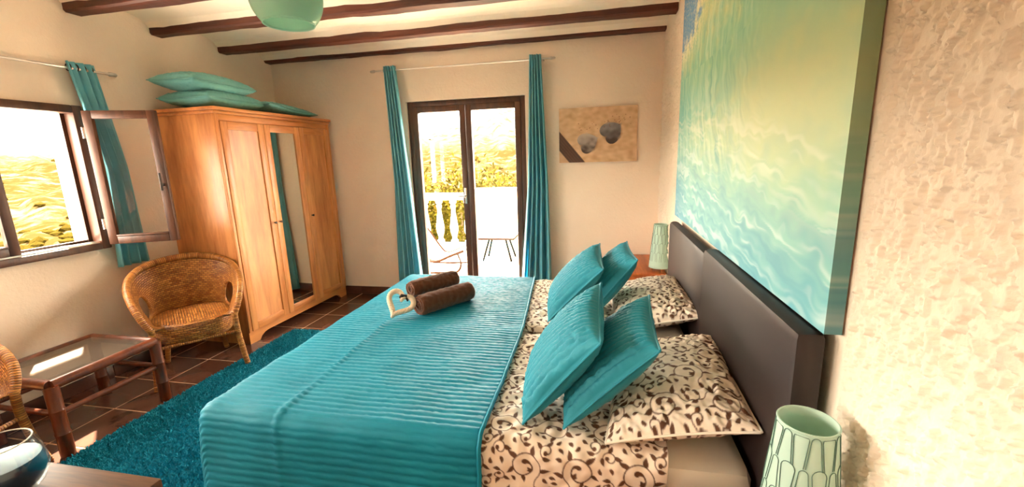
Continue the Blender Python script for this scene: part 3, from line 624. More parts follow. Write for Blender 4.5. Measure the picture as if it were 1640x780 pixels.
# ---- cushions stored on the wardrobe
SC = [((-3.06, 3.06, 1.965), (.0, 0, .05), .44, .60, .165, 'lower teal cushion of the stack on the wardrobe'), ((-3.06, 2.99, 2.078), (-.03, .03, -.03), .42, .57, .17, 'topmost teal cushion of the stack on the wardrobe'),
      ((-3.03, 3.66, 1.95), (-.06, 0, .03), .46, .68, .105, 'flat teal cushion on the wardrobe nearest the back wall')]
for k, (c, r_, sx, sy, th, lab) in enumerate(SC):
    V, F, UV, top, ring = pillow(sx, sy, th, 60, 90, pinch=.06, wr=.0018, seed=140 + k, power=.36)
    o = thing('storage_cushion', lab, 'cushion', c, r_, group='teal cushions on the wardrobe'); mk('cover', V, F, M_cush2, o, True)
    rim = np.array([top.reshape(-1, 3)[i] for i in ring[::3]]) * np.array([1.008, 1.008, 1]); MB().tube(rim, .004, 6, True).build('piping', M_cush2, o, True)

# ---- rolled towels and the rope heart
def towel(label, c, yaw, L, r, seed):
    o = thing('rolled_towel', label, 'towel', c, (0, 0, yaw), group='rolled brown towels'); g_ = np.random.default_rng(seed)
    turns, n = 4.2, 170; th = np.linspace(0, 2 * PI * turns, n); rad = .008 + (r - .008) * th / th[-1]; ns = 44; xs = np.linspace(-L / 2, L / 2, ns)
    V = np.zeros((n, ns, 3)); nz = fftnoise(n, ns, .02, .01, .03, .12, seed)
    for j, x in enumerate(xs):
        e = 1 - .10 * np.clip((abs(x) - L / 2 + .03) / .03, 0, 1) ** 2; rr = rad * e + .0015 * nz[:, j]
        V[:, j] = np.stack([np.full(n, x) + .004 * np.sin(th * .5 + seed) * np.sign(x), rr * np.cos(th - .8), rr * np.sin(th - .8)], -1)
    m_ = mk('terry_roll', V.reshape(-1, 3), gridfaces(n, ns), M_towel, o, True); s = m_.modifiers.new('s', 'SOLIDIFY'); s.thickness = (r / turns) * .8; s.offset = -1
    band = MB()
    for s_ in (-1, 1):
        pts = [(s_ * (L / 2 - .055), (r + .0015) * math.cos(a), (r + .0015) * math.sin(a)) for a in np.linspace(0, 2 * PI, 41)[:-1]]; band.tube(pts, .0022, 6, True)
    return o
ang = math.atan2(.29, .20)
towel('rolled brown towel lying in front on the bedspread', (-.885, 2.27, .585 + .067), ang, .37, .066, 1)
towel('rolled brown towel lying behind the front roll', (-.985, 2.345, .588 + .125), ang, .32, .058, 2)
rh = thing('rope_heart', 'cream rope heart leaning against the rolled towels', 'ornament', (-1.12, 2.15, .60))
tt = np.linspace(0, 2 * PI, 161)[:-1]
hx_ = 16 * np.sin(tt) ** 3 / 16; hy_ = (13 * np.cos(tt) - 5 * np.cos(2 * tt) - 2 * np.cos(3 * tt) - np.cos(4 * tt)) / 16
u1 = np.array([.88, .47, 0]); u2_ = np.array([-.47 * .5, .88 * .5, .86])
u1, u2_ = u1 * math.cos(.6) - u2_ * math.sin(.6), u1 * math.sin(.6) + u2_ * math.cos(.6)
ctr = np.array([-1.085, 2.085, .672]); S = .074
base = ctr + S * (hx_[:, None] * u1 * .95 + (hy_[:, None]) * u2_)
nn = np.cross(u1, u2_)
for s_ in range(3):
    ph = tt * 17 + s_ * 2 * PI / 3; off = .0065 * (np.cos(ph)[:, None] * nn + np.sin(ph)[:, None] * ((base - ctr) / (np.linalg.norm(base - ctr, axis=1)[:, None] + 1e-6)))
    MB().tube(base + off, .0095, 8, True).build('strand', M_rope, rh, True, True)
kn = base[80 * 0 + 0]; MB().tube([kn + np.array([-.012, .0, .01]), kn + np.array([0, 0, .022]), kn + np.array([.02, .012, .018]), kn + np.array([.03, .01, -.012])], [.006, .011, .011, .005], 8).build('ribbon', M_black, rh, True, True)

# ---------------------------------------------------------------- rug
rg = thing('shag_rug', 'bright teal shag rug on the floor beside the bed', 'rug', (-1.9, 2.0, 0))
ux0, ux1, uy0, uy1 = -2.625, -.9, .95, 3.06
bx('backing', (ux0, ux1, uy0, uy1, .001, .012), M_rug, rg, .004)
def pile(n):
    x = np.r_[RNG.uniform(ux0 - .004, -1.25, int(n * .93)), RNG.uniform(-1.25, ux1, n - int(n * .93))]; y = RNG.uniform(uy0, uy1 + .004, n); a = RNG.uniform(0, 2 * PI, n); h = RNG.uniform(.008, .020, n); w = RNG.uniform(.003, .0055, n); le = RNG.uniform(.002, .014, n); b = RNG.uniform(0, 2 * PI, n)
    p = np.stack([x, y, np.full(n, .011)], -1); dx = np.stack([np.cos(a), np.sin(a), 0 * a], -1) * w[:, None]; up = np.stack([le * np.cos(b), le * np.sin(b), h], -1)
    V = np.stack([p - dx, p + dx, p + up + dx * .5, p + up - dx * .5], 1).reshape(-1, 3); F = np.arange(4 * n).reshape(-1, 4)
    o = mk('pile', V, F, M_rug, rg, False, world=True); o['kind'] = 'stuff'
pile(170000)

# ---------------------------------------------------------------- wicker chairs
def make_chair(label, loc, rz):
    ch = thing('wicker_armchair', label, 'chair', loc, (0, 0, rz), group='wicker tub armchairs')
    zs = .40
    # seat outline: rounded, wider at front
    def outline(phi):   # phi 0 = front, pi = back
        c, s = math.cos(phi), math.sin(phi); e = 2.6; r = (abs(c / .245) ** e + abs(s / .235) ** e) ** (-1 / e); return np.array([r * c, r * s])
    n = 72; O = np.array([outline(2 * PI * k / n) for k in range(n)]); mb = MB(); V = []; U = []; L = 0
    per = np.r_[0, np.cumsum(np.linalg.norm(np.diff(np.vstack([O, O[:1]]), axis=0), axis=1))]
    for k in range(n + 1):
        o = O[k % n]
        for j, (sc_, z) in enumerate(((.97, .275), (1.0, .285), (1.02, .33), (1.02, .385), (.99, .402), (.90, .412))): V.append((o[0] * sc_, o[1] * sc_, z)); U.append((per[k], z + (.0 if j < 4 else .02 * (j - 3))))
    F = [(k * 6 + j, (k + 1) * 6 + j, (k + 1) * 6 + j + 1, k * 6 + j + 1) for k in range(n) for j in range(5)]
    mb.add(V, F, U); mb.build('seat_apron', M_wick, ch, True, uv=True)
    nr = 8; V = []; U = []
    for k in range(n):
        for j in range(nr + 1):
            q = j / nr; o = O[k] * .91 * q; V.append((o[0], o[1], .412 + .022 * (1 - q ** 2))); U.append((o[0], o[1]))
    F = [(k * (nr + 1) + j, ((k + 1) % n) * (nr + 1) + j, ((k + 1) % n) * (nr + 1) + j + 1, k * (nr + 1) + j + 1) for k in range(n) for j in range(nr)]
    mk('seat', V, F, M_wick, ch, True, uv=U)
    # rim curve: front leg top -> arm -> back -> arm
    half = [(.235, .232, .40), (.225, .262, .47), (.19, .290, .545), (.11, .312, .61), (-.02, .318, .665), (-.14, .292, .715), (-.23, .222, .752), (-.285, .115, .775), (-.30, 0, .782)]
    pts = half + [(x, -y, z) for x, y, z in half[-2::-1]]; rim = smooth_path(pts, 140)
    MB().tube(rim, .019 + .005 * np.sin(np.linspace(0, PI, 140)), 10).build('rim', M_wrap, ch, True, uv=True)
    # woven shell between the seat edge and the rim, with an opening under each arm
    nu, nv = 240, 44; R_ = smooth_path(pts, nu); V = np.zeros((nu, nv, 3)); U = np.zeros((nu, nv, 2)); lr = np.r_[0, np.cumsum(np.linalg.norm(np.diff(R_, axis=0), axis=1))]
    for i in range(nu):
        q = i / (nu - 1); phi = math.radians(38) + q * math.radians(284); o = outline(phi) * 1.0; b0 = np.array([o[0], o[1], zs])
        for j in range(nv):
            t = j / (nv - 1); p = b0 + (R_[i] - b0) * t; h = R_[i][2] - zs; out = np.array([o[0], o[1], 0]) / np.linalg.norm(o); p = p - out * .035 * math.sin(PI * t) * min(1, h / .3) * .6; V[i, j] = p; U[i, j] = (lr[i], t * .40)
    hole = lambda q, t, s: ((q - (.225 if s else .775)) / .075) ** 2 + (abs((t - .36) / .34)) ** 3
    f = gridfaces(nu, nv); keep = []
    for q_ in f:
        i, j = divmod(int(q_[0]), nv); qq, t = (i + .5) / (nu - 1), (j + .5) / (nv - 1)
        if min(hole(qq, t, 0), hole(qq, t, 1)) > 1: keep.append(q_)
    o_ = mk('back_shell', V.reshape(-1, 3), np.array(keep), M_wick, ch, True, uv=U.reshape(-1, 2)); m = o_.modifiers.new('s', 'SOLIDIFY'); m.thickness = .016; m.offset = 0
    for s in (0, 1):
        c = .225 if s else .775; pp = []
        for a in np.linspace(0, 2 * PI, 49)[:-1]:
            qq = c + .075 * math.cos(a); t = .36 + .34 * math.copysign(abs(math.sin(a)) ** (2 / 3), math.sin(a)); i = qq * (nu - 1); j = t * (nv - 1); i0, j0 = int(i), int(j); fi, fj = i - i0, j - j0
            pp.append(V[i0, j0] * (1 - fi) * (1 - fj) + V[i0 + 1, j0] * fi * (1 - fj) + V[i0, j0 + 1] * (1 - fi) * fj + V[i0 + 1, j0 + 1] * fi * fj)
        MB().tube(pp, .010, 8, True).build('arm_opening_binding', M_wrap, ch, True, uv=True)
    for s in (-1, 1):
        MB().tube(smooth_path([(.235, .232 * s, .42), (.232, .236 * s, .28), (.25, .248 * s, .13), (.275, .262 * s, .004)], 20), [.019] * 14 + [.018] * 6, 10).build('leg', M_wrap, ch, True, uv=True)
        MB().tube(smooth_path([(-.19, .16 * s, .41), (-.20, .165 * s, .2), (-.235, .19 * s, .004)], 16), .017, 10).build('leg', M_wrap, ch, True, uv=True)
    MB().tube([(.235, -.232, .275), (.235, .232, .275)], .011, 8).build('stretcher', M_wrap, ch, True, uv=True)
    return ch
make_chair('wicker armchair standing between the table and the wardrobe', (-2.90, 2.402, 0), math.radians(-38))
make_chair('wicker armchair cut off at the left picture edge', (-2.945, 1.07, 0), math.radians(12))

# ---------------------------------------------------------------- coffee table
ct = thing('coffee_table', 'low rattan coffee table with a smoked glass top', 'table', (-2.95, 1.70, 0))
tx0, tx1, ty0, ty1, tz = -3.19, -2.70, 1.445, 1.965, .395
for x, y in ((tx0, ty0), (tx0, ty1), (tx1, ty0), (tx1, ty1)):
    lg = MB().tube([(x, y, .002), (x, y, .03), (x, y, .12), (x, y, .128), (x, y, .136), (x, y, .25), (x, y, .258), (x, y, .266), (x, y, tz - .006)], [.03, .031, .030, .033, .030, .030, .033, .030, .031], 14).build('leg', M_rattan, ct, True, True)
for p, q in (((tx0, ty0), (tx0, ty1)), ((tx1, ty0), (tx1, ty1)), ((tx0, ty0), (tx1, ty0)), ((tx0, ty1), (tx1, ty1))):
    MB().tube([(p[0], p[1], tz), (q[0], q[1], tz)], .027, 14).build('top_rail', M_rattan, ct, True, True)
    MB().tube([(p[0], p[1], .235), (q[0], q[1], .235)], .015, 10).build('stretcher', M_rattan, ct, True, True)
bx('glass_top', (tx0 + .018, tx1 - .018, ty0 + .018, ty1 - .018, tz + .008, tz + .016), M_smoke, ct)

# ---------------------------------------------------------------- painting over the bed: curling wave
def lerp_cols(t, stops):
    xs = [s[0] for s in stops]; cs = np.array([lin(*s[1])[:3] for s in stops]); return np.stack([np.interp(t, xs, cs[:, k]) for k in range(3)], -1)
def wave_print():
    nu, nv = 440, 320; u = np.linspace(0, 1, nu)[:, None] + np.zeros((1, nv)); v = np.linspace(0, 1, nv)[None, :] + np.zeros((nu, 1))
    n1 = fftnoise(nu, nv, 1 / nu, 1 / nv, .05, .4, 1); n2 = fftnoise(nu, nv, 1 / nu, 1 / nv, .008, .05, 2)
    t = v - .10 * u + .035 * n1; col = lerp_cols(t, [(-.1, (80, 160, 172)), (.12, (134, 198, 182)), (.30, (176, 212, 172)), (.46, (138, 206, 182)), (.62, (150, 210, 176)), (.78, (204, 218, 158)), (1.0, (222, 210, 148))])
    mixc = lambda c, k, rgb: c + (np.array(lin(*rgb)[:3]) - c) * np.clip(k, 0, 1)[..., None]
    col = mixc(col, .75 * np.exp(-((u - .80) / .28) ** 2 - ((v - .42) / .16) ** 2), (214, 220, 158))
    col = mixc(col, .6 * np.exp(-((u - .04) / .16) ** 2 - ((v - .42) / .22) ** 2), (72, 176, 178))
    # streaks drawn up the curling face
    cx, cy = .95, .62; rr = np.hypot((u - cx) * 1.15, v - cy)
    def rnd1(x, f, seed): g_ = np.random.default_rng(seed); tab = g_.standard_normal(512); q = (x * f) % 511; i = q.astype(int); return tab[i] * (1 - (q - i)) + tab[i + 1] * (q - i)
    def along(p, q, seed, fp, fq):   # noise stretched along curves of constant p
        g_ = np.random.default_rng(seed); tab = g_.standard_normal((256, 64)); x = (p * fp) % 255; y = (q * fq) % 63; i = x.astype(int); j = y.astype(int); a = x - i; b = y - j; a = a * a * (3 - 2 * a); b = b * b * (3 - 2 * b)
        return (tab[i, j] * (1 - a) + tab[i + 1, j] * a) * (1 - b) + (tab[i, j + 1] * (1 - a) + tab[i + 1, j + 1] * a) * b
    th = np.arctan2(v - cy, (u - cx) * 1.15) + 4
    st = along(rr + .006 * n1, th, 5, 80, 5) * .6 + along(rr + .004 * n1, th, 6, 170, 9) * .4; env = sstep(.0, .35, .8 - u) * sstep(.20, .34, v + .1 * u) * sstep(1.0, .75, v)
    col = mixc(col, .40 * np.clip(st, 0, 2) * env, (226, 242, 214)); col = mixc(col, .30 * np.clip(-st, 0, 2) * env, (70, 164, 162))
    # streaky foam running down to the near corner
    line = .34 - .20 * u ** 1.2; w = v - line; s2 = along(w + .008 * n1, u, 7, 60, 7) * .7 + along(w + .005 * n1, u, 8, 140, 18) * .5
    low = sstep(.10, -.16, w); col = mixc(col, .55 * low, (116, 182, 194)); col = mixc(col, .5 * low * sstep(-.1, 1.3, s2), (74, 142, 172)); col = mixc(col, .52 * sstep(.16, -.05, w) * sstep(.0, 1.4, -s2), (214, 230, 226))
    col = mixc(col, .5 * np.exp(-((w - .10) / .07) ** 2) * sstep(-.2, 1.2, s2), (236, 240, 220)); col = mixc(col, .5 * sstep(.25, .0, u) * sstep(.30, .05, v), (70, 140, 190))
    # blue sky and spray in the upper far corner
    d = np.hypot(u / .30, (1 - v) / .30) + .08 * n1; col = mixc(col, sstep(1.05, .75, d), (84, 150, 200)); col = mixc(col, .9 * np.exp(-((d - .95) / .16) ** 2) * sstep(-.6, .8, n2 + n1), (244, 240, 214))
    col = mixc(col, .28 * np.clip(n2 * sstep(.6, .95, v), 0, 2), (250, 240, 190)); return u, v, np.clip(col, 0, 1), nu, nv
px, py0, py1, pz0, pz1 = .508, 1.03, 3.03, 1.035, 2.41
pt = thing('wave_painting', 'large canvas print of a turquoise breaking wave above the headboards', 'painting', (XR - .02, 2.03, pz0))
u, v, col, nu, nv = wave_print()
V = np.stack([np.full_like(u, px), py1 + (py0 - py1) * u, pz0 + (pz1 - pz0) * v], -1)
mk('canvas_face', V.reshape(-1, 3), gridfaces(nu, nv), M_print, pt, True, cols=col.reshape(-1, 3), world=True)
# wrapped edges carry the print round the stretcher
def edge_strip(idx_line, cols_line, name):
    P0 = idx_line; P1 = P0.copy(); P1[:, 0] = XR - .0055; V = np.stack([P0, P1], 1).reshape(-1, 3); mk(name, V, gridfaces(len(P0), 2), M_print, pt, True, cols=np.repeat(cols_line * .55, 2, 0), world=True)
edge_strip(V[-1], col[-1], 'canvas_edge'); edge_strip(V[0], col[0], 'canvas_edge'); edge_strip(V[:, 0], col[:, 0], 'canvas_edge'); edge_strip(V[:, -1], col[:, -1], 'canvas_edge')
bx('stretcher', (px + .004, XR - .006, py0 + .004, py1 - .004, pz0 + .004, pz1 - .004), M_pine, pt)

# ---------------------------------------------------------------- stone hearts picture on the back wall
def heart_print():
    nu, nv = 280, 196; u = np.linspace(0, 1, nu)[:, None] + np.zeros((1, nv)); v = np.linspace(0, 1, nv)[None, :] + np.zeros((nu, 1))
    n1 = fftnoise(nu, nv, 1 / nu, 1 / nv, .1, .5, 21); n2 = fftnoise(nu, nv, 1 / nu, 1 / nv, .006, .03, 22)
    col = lerp_cols(.5 + .16 * n1 + .05 * n2, [(0, (184, 148, 112)), (.5, (206, 172, 136)), (1, (222, 192, 158))])
    mixc = lambda c, k, rgb: c + (np.array(lin(*rgb)[:3]) - c) * np.clip(k, 0, 1)[..., None]
    e = v - (.60 - 1.72 * u); pl = sstep(.0, -.02, e) * sstep(-.38, -.36, e); col = mixc(col, pl, (92, 62, 48)); col = mixc(col, pl * .5 * np.clip(np.sin(e * 90) + n2 * .4, 0, 1), (60, 38, 30)); col = mixc(col, .6 * sstep(-.36, -.40, e), (206, 168, 132))
    def stone(cx, cy, s, rot, base, light, col):
        X = (u - cx) * 1.43 / s; Y = (v - cy) / s; c, q = math.cos(rot), math.sin(rot); x, y = X * c + Y * q, -X * q + Y * c
        f = (x ** 2 + y ** 2 - 1) ** 3 - x ** 2 * y ** 3; sh = np.clip(1 - ((X + .12) ** 2 + (Y + .18) ** 2) / 1.2, 0, 1)
        col = mixc(col, .75 * sstep(.6, -.4, ((X + .12) ** 2 + (Y + .18) ** 2) - .85), (112, 66, 38))
        k = sstep(.02, -.02, f); body = lerp_cols(np.clip(.5 + .5 * Y + .1 * n1 + .06 * n2, 0, 1), [(0, (66, 52, 48)), (.45, base), (1, light)]); return col + (body - col) * k[..., None]
    col = stone(.70, .57, .175, 2.25, (112, 108, 112), (150, 146, 148), col); col = stone(.40, .38, .165, 2.0, (150, 140, 134), (184, 172, 164), col)
    g_ = np.random.default_rng(9)
    for k in range(46):
        x, y = g_.uniform(.25, .92), 0; y = .60 + .45 * (x - .3) * .7 + g_.normal(0, .05); r = g_.uniform(.006, .016); col = mixc(col, .7 * sstep(r, r * .4, np.hypot((u - x) * 1.43, v - y)), (128, 78, 48))
    return u, v, np.clip(col, 0, 1), nu, nv
hp = thing('beach_picture', 'canvas picture of two grey heart stones on sand', 'picture', (-.02, YB - .01, 1.38)); u, v, col, nu, nv = heart_print()
V = np.stack([-.372 + .708 * u, np.full_like(u, YB - .024), 1.385 + .495 * v], -1); mk('canvas_face', V.reshape(-1, 3), gridfaces(nu, nv), M_print, hp, True, cols=col.reshape(-1, 3), world=True)
MB().box(-.372, .336, YB - .0235, YB - .002, 1.385, 1.88, .0).build('canvas_edge', M_towel, hp, False, True)

# ---------------------------------------------------------------- pendant
pd = thing('pendant_lamp', 'mint glass globe pendant lamp with an open bottom', 'pendant lamp', (-1.125, 1.50, 2.505))
R0 = .125; cz = -.455; prof = [(R0 * math.sin(a), cz + R0 * -math.cos(a) * 1.02) for a in np.linspace(math.radians(44), math.radians(166), 40)]
gl = MB().lathe(prof, (0, 0, 0), 64).build('globe_shade', M_pend, pd, True); m = gl.modifiers.new('s', 'SOLIDIFY'); m.thickness = .004; m.offset = -1
MB().tube([(prof[0][0] * math.cos(a), prof[0][0] * math.sin(a), prof[0][1]) for a in np.linspace(0, 2 * PI, 65)[:-1]], .003, 8, True).build('shade_lip', M_pend, pd, True)
MB().tube([(0, 0, -.02), (0, 0, cz + R0 * .93)], .003, 8).build('cord', M_white, pd, True)
MB().lathe([(0, 0), (.05, 0), (.05, -.012), (.012, -.035), (0, -.035)], (0, 0, 0), 24).build('ceiling_rose', M_white, pd, True)
MB().lathe([(0, .0), (.022, 0), (.022, -.05), (.017, -.055), (0, -.055)], (0, 0, cz + R0 * 1.0), 16).build('lamp_holder', M_white, pd, True)
bl = [(0, -.085)] + [(.03 * math.sin(a), -.055 - .03 * math.cos(a)) for a in np.linspace(.2, 2.6, 12)] + [(.013, -.012), (.013, 0)]
MB().lathe(bl, (0, 0, cz + R0 * .7), 18).build('bulb', M_white, pd, True)

# ---------------------------------------------------------------- bedside cabinets and lamps
def nightstand(label, x0, x1, y0, y1, zt):
    o = thing('nightstand', label, 'nightstand', ((x0 + x1) / 2, (y0 + y1) / 2, 0), group='wooden bedside cabinets')
    bx('top', (x0, x1, y0, y1, zt - .022, zt), M_orange, o, .004)
    bx('body', (x0 + .03, x1 - .012, y0 + .015, y1 - .015, .06, zt - .0225), M_orange, o, .003)
    dr = bx('drawer', (x0 + .012, x0 + .0295, y0 + .025, y1 - .025, zt - .17, zt - .035), M_orange, o, .003); dr2 = bx('drawer', (x0 + .012, x0 + .0295, y0 + .025, y1 - .025, .08, zt - .18), M_orange, o, .003)
    for z in (zt - .10, (zt - .10) / 2): MB().tube([(x0 + .013, (y0 + y1) / 2, z), (x0 - .004, (y0 + y1) / 2, z), (x0 - .012, (y0 + y1) / 2, z)], [.006, .007, .011], 10).build('knob', M_darkmetal, o, True, True)
    for a in (x0 + .05, x1 - .04):
        for b in (y0 + .04, y1 - .04): MB().lathe([(0, 0), (.016, 0), (.02, .06), (0, .06)], (a, b, 0), 10).build('foot', M_orange, o, True, True)
nightstand('wooden bedside cabinet in the far corner by the back wall', .10, .535, 3.42, 4.115, .505)
nightstand('wooden bedside cabinet at the lower right under the near lamp', .12, .535, .62, 1.095, .505)
def bedside_lamp(label, c, rz):
    o = thing('bedside_lamp', label, 'lamp', c, (0, 0, rz), group='mint bedside lamps'); z0, z1, rb_, rt = .035, .385, .086, .055
    prof = [(rb_ + (rt - rb_) * t, z0 + (z1 - z0) * t) for t in np.linspace(0, 1, 16)]
    sh = MB().lathe(prof, (0, 0, 0), 48).build('lamp_shade', M_mint, o, True); m = sh.modifiers.new('s', 'SOLIDIFY'); m.thickness = .0022; m.offset = -1
    MB().tube([(rt * math.cos(a), rt * math.sin(a), z1) for a in np.linspace(0, 2 * PI, 49)[:-1]], .0022, 6, True).build('shade_rim', M_mint, o, True)
    for k in range(3):
        a = 2 * PI * k / 3 + .4; MB().tube([(.06 * math.cos(a), .06 * math.sin(a), .0), (.05 * math.cos(a), .05 * math.sin(a), .10)], .007, 8).build('leg', M_orange, o, True)
    MB().lathe([(0, .09), (.052, .09), (.052, .10), (0, .10)], (0, 0, 0), 20).build('base', M_mint, o, True)
    MB().lathe([(0, .10), (.016, .10), (.016, .15), (.03, .19), (.028, .22), (0, .235)], (0, 0, 0), 16).build('bulb', M_white, o, True)
    # cut-out slots: paper-clip loops round the cone
    rad = lambda z: rb_ + (rt - rb_) * (z - z0) / (z1 - z0)
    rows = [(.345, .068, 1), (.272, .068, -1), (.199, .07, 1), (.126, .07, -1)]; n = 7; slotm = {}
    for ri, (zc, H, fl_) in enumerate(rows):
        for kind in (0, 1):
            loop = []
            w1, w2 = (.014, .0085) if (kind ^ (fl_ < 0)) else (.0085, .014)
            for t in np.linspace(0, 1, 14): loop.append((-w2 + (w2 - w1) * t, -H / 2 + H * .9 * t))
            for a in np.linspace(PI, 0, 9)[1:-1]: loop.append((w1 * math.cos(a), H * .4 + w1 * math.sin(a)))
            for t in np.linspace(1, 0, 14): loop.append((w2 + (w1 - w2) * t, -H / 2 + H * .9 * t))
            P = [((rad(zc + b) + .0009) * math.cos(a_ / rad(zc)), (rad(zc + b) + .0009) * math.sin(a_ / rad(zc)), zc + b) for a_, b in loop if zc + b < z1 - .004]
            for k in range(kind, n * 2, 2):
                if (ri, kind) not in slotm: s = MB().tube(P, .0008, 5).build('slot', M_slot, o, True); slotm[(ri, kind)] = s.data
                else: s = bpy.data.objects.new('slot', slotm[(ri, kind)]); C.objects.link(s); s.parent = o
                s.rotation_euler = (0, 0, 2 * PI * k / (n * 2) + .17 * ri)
bedside_lamp('mint cut-out bedside lamp on the far cabinet, half behind the headboard', (.492, 3.52, .5055), .3)
bedside_lamp('mint cut-out bedside lamp at the lower right of the picture', (.437, .905, .5055), 1.0)

# ---------------------------------------------------------------- desk and candle jar in the foreground
dk = thing('desk', 'dark brown wooden desk at the lower left', 'desk', (-1.6, .40, 0))
bx('desktop', (-2.20, -.985, .13, .672, .72, .75), M_dark, dk, .004)
for x in (-2.16, -1.075):
    for y in (.16, .592): bx('leg', (x, x + .05, y, y + .05, 0, .7195), M_dark, dk, .004)
bx('apron', (-2.109, -1.076, .605, .625, .63, .7195), M_dark, dk, .003); bx('apron', (-2.109, -1.076, .175, .195, .63, .7195), M_dark, dk, .003)
jr = thing('candle_jar', 'clear glass jar with blue candle wax on the desk', 'candle', (-1.283, .570, .7505))
pj = [(0, .004), (.045, .004), (.062, .02), (.071, .045), (.071, .07), (.066, .095), (.058, .118), (.0575, .124)]
g1 = MB().lathe([(0, 0), (.046, 0), (.064, .018), (.074, .045), (.074, .07), (.069, .096), (.061, .119), (.060, .125), (.057, .125), (.058, .118), (.066, .095), (.071, .07), (.071, .045), (.062, .022), (.045, .008), (0, .008)], (0, 0, 0), 48).build('glass_bowl', M_jar, jr, True)
MB().lathe([(0, .009), (.044, .009), (.060, .023), (.0695, .045), (.0695, .068), (.067, .082), (.05, .083), (0, .083)], (0, 0, 0), 40).build('wax', M_candle, jr, True)
MB().tube([(.0585 * math.cos(a), .0585 * math.sin(a), .125) for a in np.linspace(0, 2 * PI, 49)[:-1]], .0015, 8, True).build('rim', M_white, jr, True)
MB().tube([(0, 0, .082), (.001, 0, .095)], .0012, 6).build('wick', M_black, jr, True)

# ---------------------------------------------------------------- terrace
tag(bx('terrace_floor', (-6.2, 3.2, YB + TH + .001, 6.95, -.30, -.02), M_terrace), 'pale sunlit terrace floor outside the glazed door', 'floor', kind='structure')
bal = thing('balustrade', 'white classical balustrade along the terrace edge', 'balustrade', (-4.0, 6.6, -.02)); BYc = 6.6
bx('top_rail', (-6.1, -1.93, BYc - .10, BYc + .10, .80, .905), M_stone, bal, .015); bx('bottom_rail', (-6.1, -1.93, BYc - .09, BYc + .09, -.019, .075), M_stone, bal, .012)
pb = [(.06, 0), (.06, .05), (.04, .07), (.035, .10), (.062, .20), (.068, .27), (.05, .40), (.034, .52), (.032, .58), (.045, .61), (.045, .63), (.034, .65), (.058, .68), (.058, .725)]; b0 = None
for k in range(17):
    if b0 is None: o = MB().lathe(pb, (0, 0, 0), 20, True).build('baluster', M_stone, bal, True); b0 = o.data
    else: o = bpy.data.objects.new('baluster', b0); C.objects.link(o); o.parent = bal
    o.location = (-2.10 - .242 * k + 4.0, 0, .095)
tag(MB().box(-1.92, 3.2, BYc - .09, BYc + .09, -.02, .93, .01).box(-1.94, 3.2, BYc - .11, BYc + .11, .93, .98, .01).build('wall_terrace', M_parapet, None, True), 'solid white parapet wall right of the balustrade', 'wall', kind='structure')
tt_ = thing('terrace_table', 'small white terrace table on thin splayed legs', 'table', (-1.43, 5.95, -.02)); bx('tabletop', (-.26, .26, -.21, .21, .350, .368), M_stone, tt_, .004, False); bx('table_frame', (-.265, .265, -.215, .215, .325, .3495), M_lframe, tt_, .004, False)
for sx in (-1, 1):
    for sy in (-1, 1): MB().tube([(.12 * sx, .10 * sy, .325), (.21 * sx, .16 * sy, .002)], .014, 8).build('leg', M_lsteel, tt_, True)
lo = thing('sun_lounger', 'low sling lounge chair on the terrace', 'lounger', (-2.1, 5.35, -.02))
seat = smooth_path([(-2.62, 0, .80), (-2.42, 0, .52), (-2.20, 0, .20), (-2.12, 0, .145), (-2.03, 0, .155), (-1.88, 0, .22), (-1.70, 0, .29)], 40)
for s in (-.27, .27): MB().tube(seat + np.array([0, 5.35 + s, 0]), .018, 10).build('side_rail', M_lframe, lo, True, True)
V = np.stack([seat + np.array([0, 5.35 - .26, .004]), seat + np.array([0, 5.35 + .26, .004])], 1).reshape(-1, 3); o = mk('sling', V, gridfaces(40, 2), M_sling, lo, True, world=True); m = o.modifiers.new('s', 'SOLIDIFY'); m.thickness = .006
for s in (-.27, .27): MB().tube(smooth_path([(-1.78, 5.35 + s, .255), (-1.74, 5.35 + s, .12), (-1.80, 5.35 + s, .01), (-2.0, 5.35 + s, -.006), (-2.35, 5.35 + s, -.006), (-2.46, 5.35 + s, .06), (-2.36, 5.35 + s, .43)], 40), .012, 8).build('runner', M_lframe, lo, True, True)
def shrub(label, x, y, z, h, r, n, seed):
    g_ = np.random.default_rng(seed); o = thing('shrub', label, 'shrub', (x, y, z), group='shrubs beyond the balustrade')
    MB().tube([(0, 0, 0), (.03, .02, h * .4), (-.02, .03, h * .8)], [.03, .025, .012], 8).build('stem', M_bark, o, True)
    d = g_.standard_normal((n, 3)); d /= np.linalg.norm(d, axis=1)[:, None]; rr = g_.uniform(.35, 1, n) ** .6; lob = 1 + .25 * np.sin(d[:, 0] * 5 + seed) * np.cos(d[:, 1] * 4); c = d * (rr * lob)[:, None] * np.array([r, r, h * .45]) + np.array([0, 0, h * .58])
    a = g_.standard_normal((n, 3)); a /= np.linalg.norm(a, axis=1)[:, None]; b = np.cross(a, d); b /= np.linalg.norm(b, axis=1)[:, None] + 1e-6; s = g_.uniform(.035, .07, n)[:, None]
    V = np.stack([c - a * s, c + b * s * .4, c + a * s, c - b * s * .4], 1).reshape(-1, 3); f = mk('foliage', V, np.arange(4 * n).reshape(-1, 4), M_leaf, o); f['kind'] = 'stuff'
shrub('yellow green shrub behind the left balusters', -3.5, 7.7, -1.2, 2.5, .75, 2600, 1)
shrub('yellow green shrub filling the gap behind the middle balusters', -2.55, 7.6, -1.2, 2.45, .70, 2600, 2)
shrub('low yellow green shrub showing above the end of the parapet', -2.3, 9.0, -1.3, 2.6, .75, 2600, 3)
shrub('wide olive shrub showing above the white parapet', -1.25, 10.2, -1.4, 2.6, 1.0, 2600, 4)
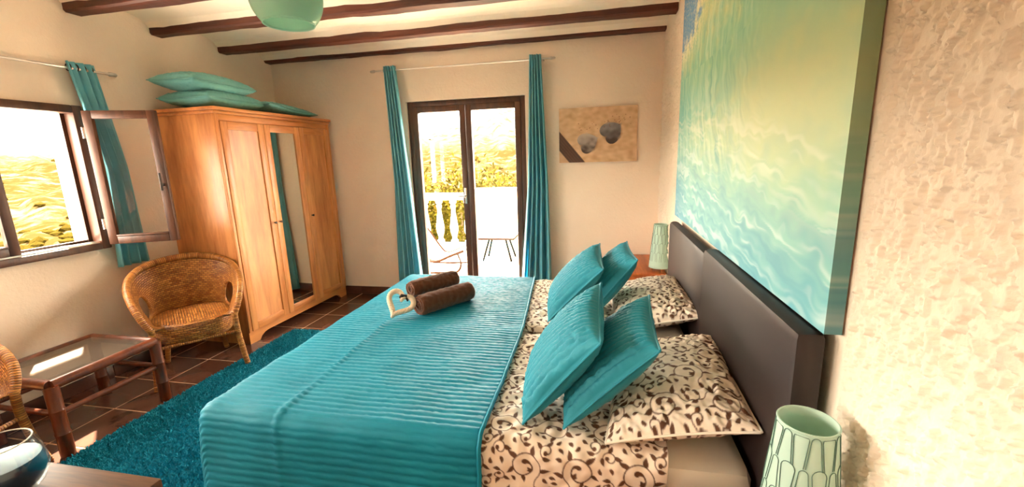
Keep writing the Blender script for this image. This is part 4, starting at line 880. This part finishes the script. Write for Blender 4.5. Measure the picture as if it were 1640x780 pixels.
# hillside and mountains
def terrain():
    na, nr = 260, 90; az = np.linspace(-PI * .78, PI * .45, na)[:, None]; r = np.geomspace(11, 1500, nr)[None, :]
    x = r * np.sin(az); y = r * np.cos(az); adeg = np.degrees(az)
    n1 = fftnoise(na, nr, 1, 1, 6, 40, 71); n2 = fftnoise(na, nr, 1, 1, 2, 8, 72)
    el = 1.1 + 4.2 * np.exp(-((adeg + 11) / 7) ** 2) + 1.6 * np.exp(-((adeg + 28) / 9) ** 2) + .5 * np.sin(adeg * .21) + .28 * np.sin(adeg * .9) + .2 * np.sin(adeg * 2.3)
    far = 1.45 + r * np.tan(np.radians(el)); near = -2.2 - 9 * sstep(10, 90, r) - 6 * sstep(60, 220, r)
    z = near + (far - near) * sstep(140, 900, r) ** 1.3 + n1 * .012 * r * sstep(20, 200, r) * .5 + n2 * .003 * r
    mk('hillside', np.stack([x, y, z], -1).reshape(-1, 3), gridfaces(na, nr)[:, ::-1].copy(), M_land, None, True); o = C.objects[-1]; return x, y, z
X_, Y_, Z_ = terrain()
hs = bpy.data.objects['hillside']; tag(hs, 'dry scrub covered hillside rising to hazy mountains', 'hillside', kind='structure')
def scrub(n):
    g_ = np.random.default_rng(77); ico = [(0, 0, 1), (.89, 0, .45), (.28, .85, .45), (-.72, .53, .45), (-.72, -.53, .45), (.28, -.85, .45), (.8, .5, -.2), (-.3, .95, -.2), (-.99, 0, -.2), (-.3, -.95, -.2), (.8, -.5, -.2)]
    ff = [(0, 1, 2), (0, 2, 3), (0, 3, 4), (0, 4, 5), (0, 5, 1), (1, 6, 2), (2, 7, 3), (3, 8, 4), (4, 9, 5), (5, 10, 1), (6, 7, 2), (7, 8, 3), (8, 9, 4), (9, 10, 5), (10, 6, 1)]
    V = []; F = []; na, nr = X_.shape; ico = np.array(ico)
    for k in range(n):
        i = g_.integers(0, na - 1); j = int(np.clip(g_.normal(34, 16), 6, nr - 8)); a, b = g_.random(2)
        p = np.array([(A[i, j] * (1 - a) + A[i + 1, j] * a) * (1 - b) + (A[i, j + 1] * (1 - a) + A[i + 1, j + 1] * a) * b for A in (X_, Y_, Z_)])
        r = math.hypot(p[0], p[1]); s = g_.uniform(.35, .9) * (1 + r / 200); o = len(V); V += list((ico * g_.uniform(.75, 1.2, (11, 1))) * s * np.array([1.2, 1.2, .8]) + p + np.array([0, 0, .3 * s])); F += [tuple(q + o for q in t) for t in ff]
    tag(mk('scrub_bushes', V, F, M_scrub, None, False), 'countless scrub bushes dotted over the hillside', 'bushes', kind='stuff')
scrub(5000)
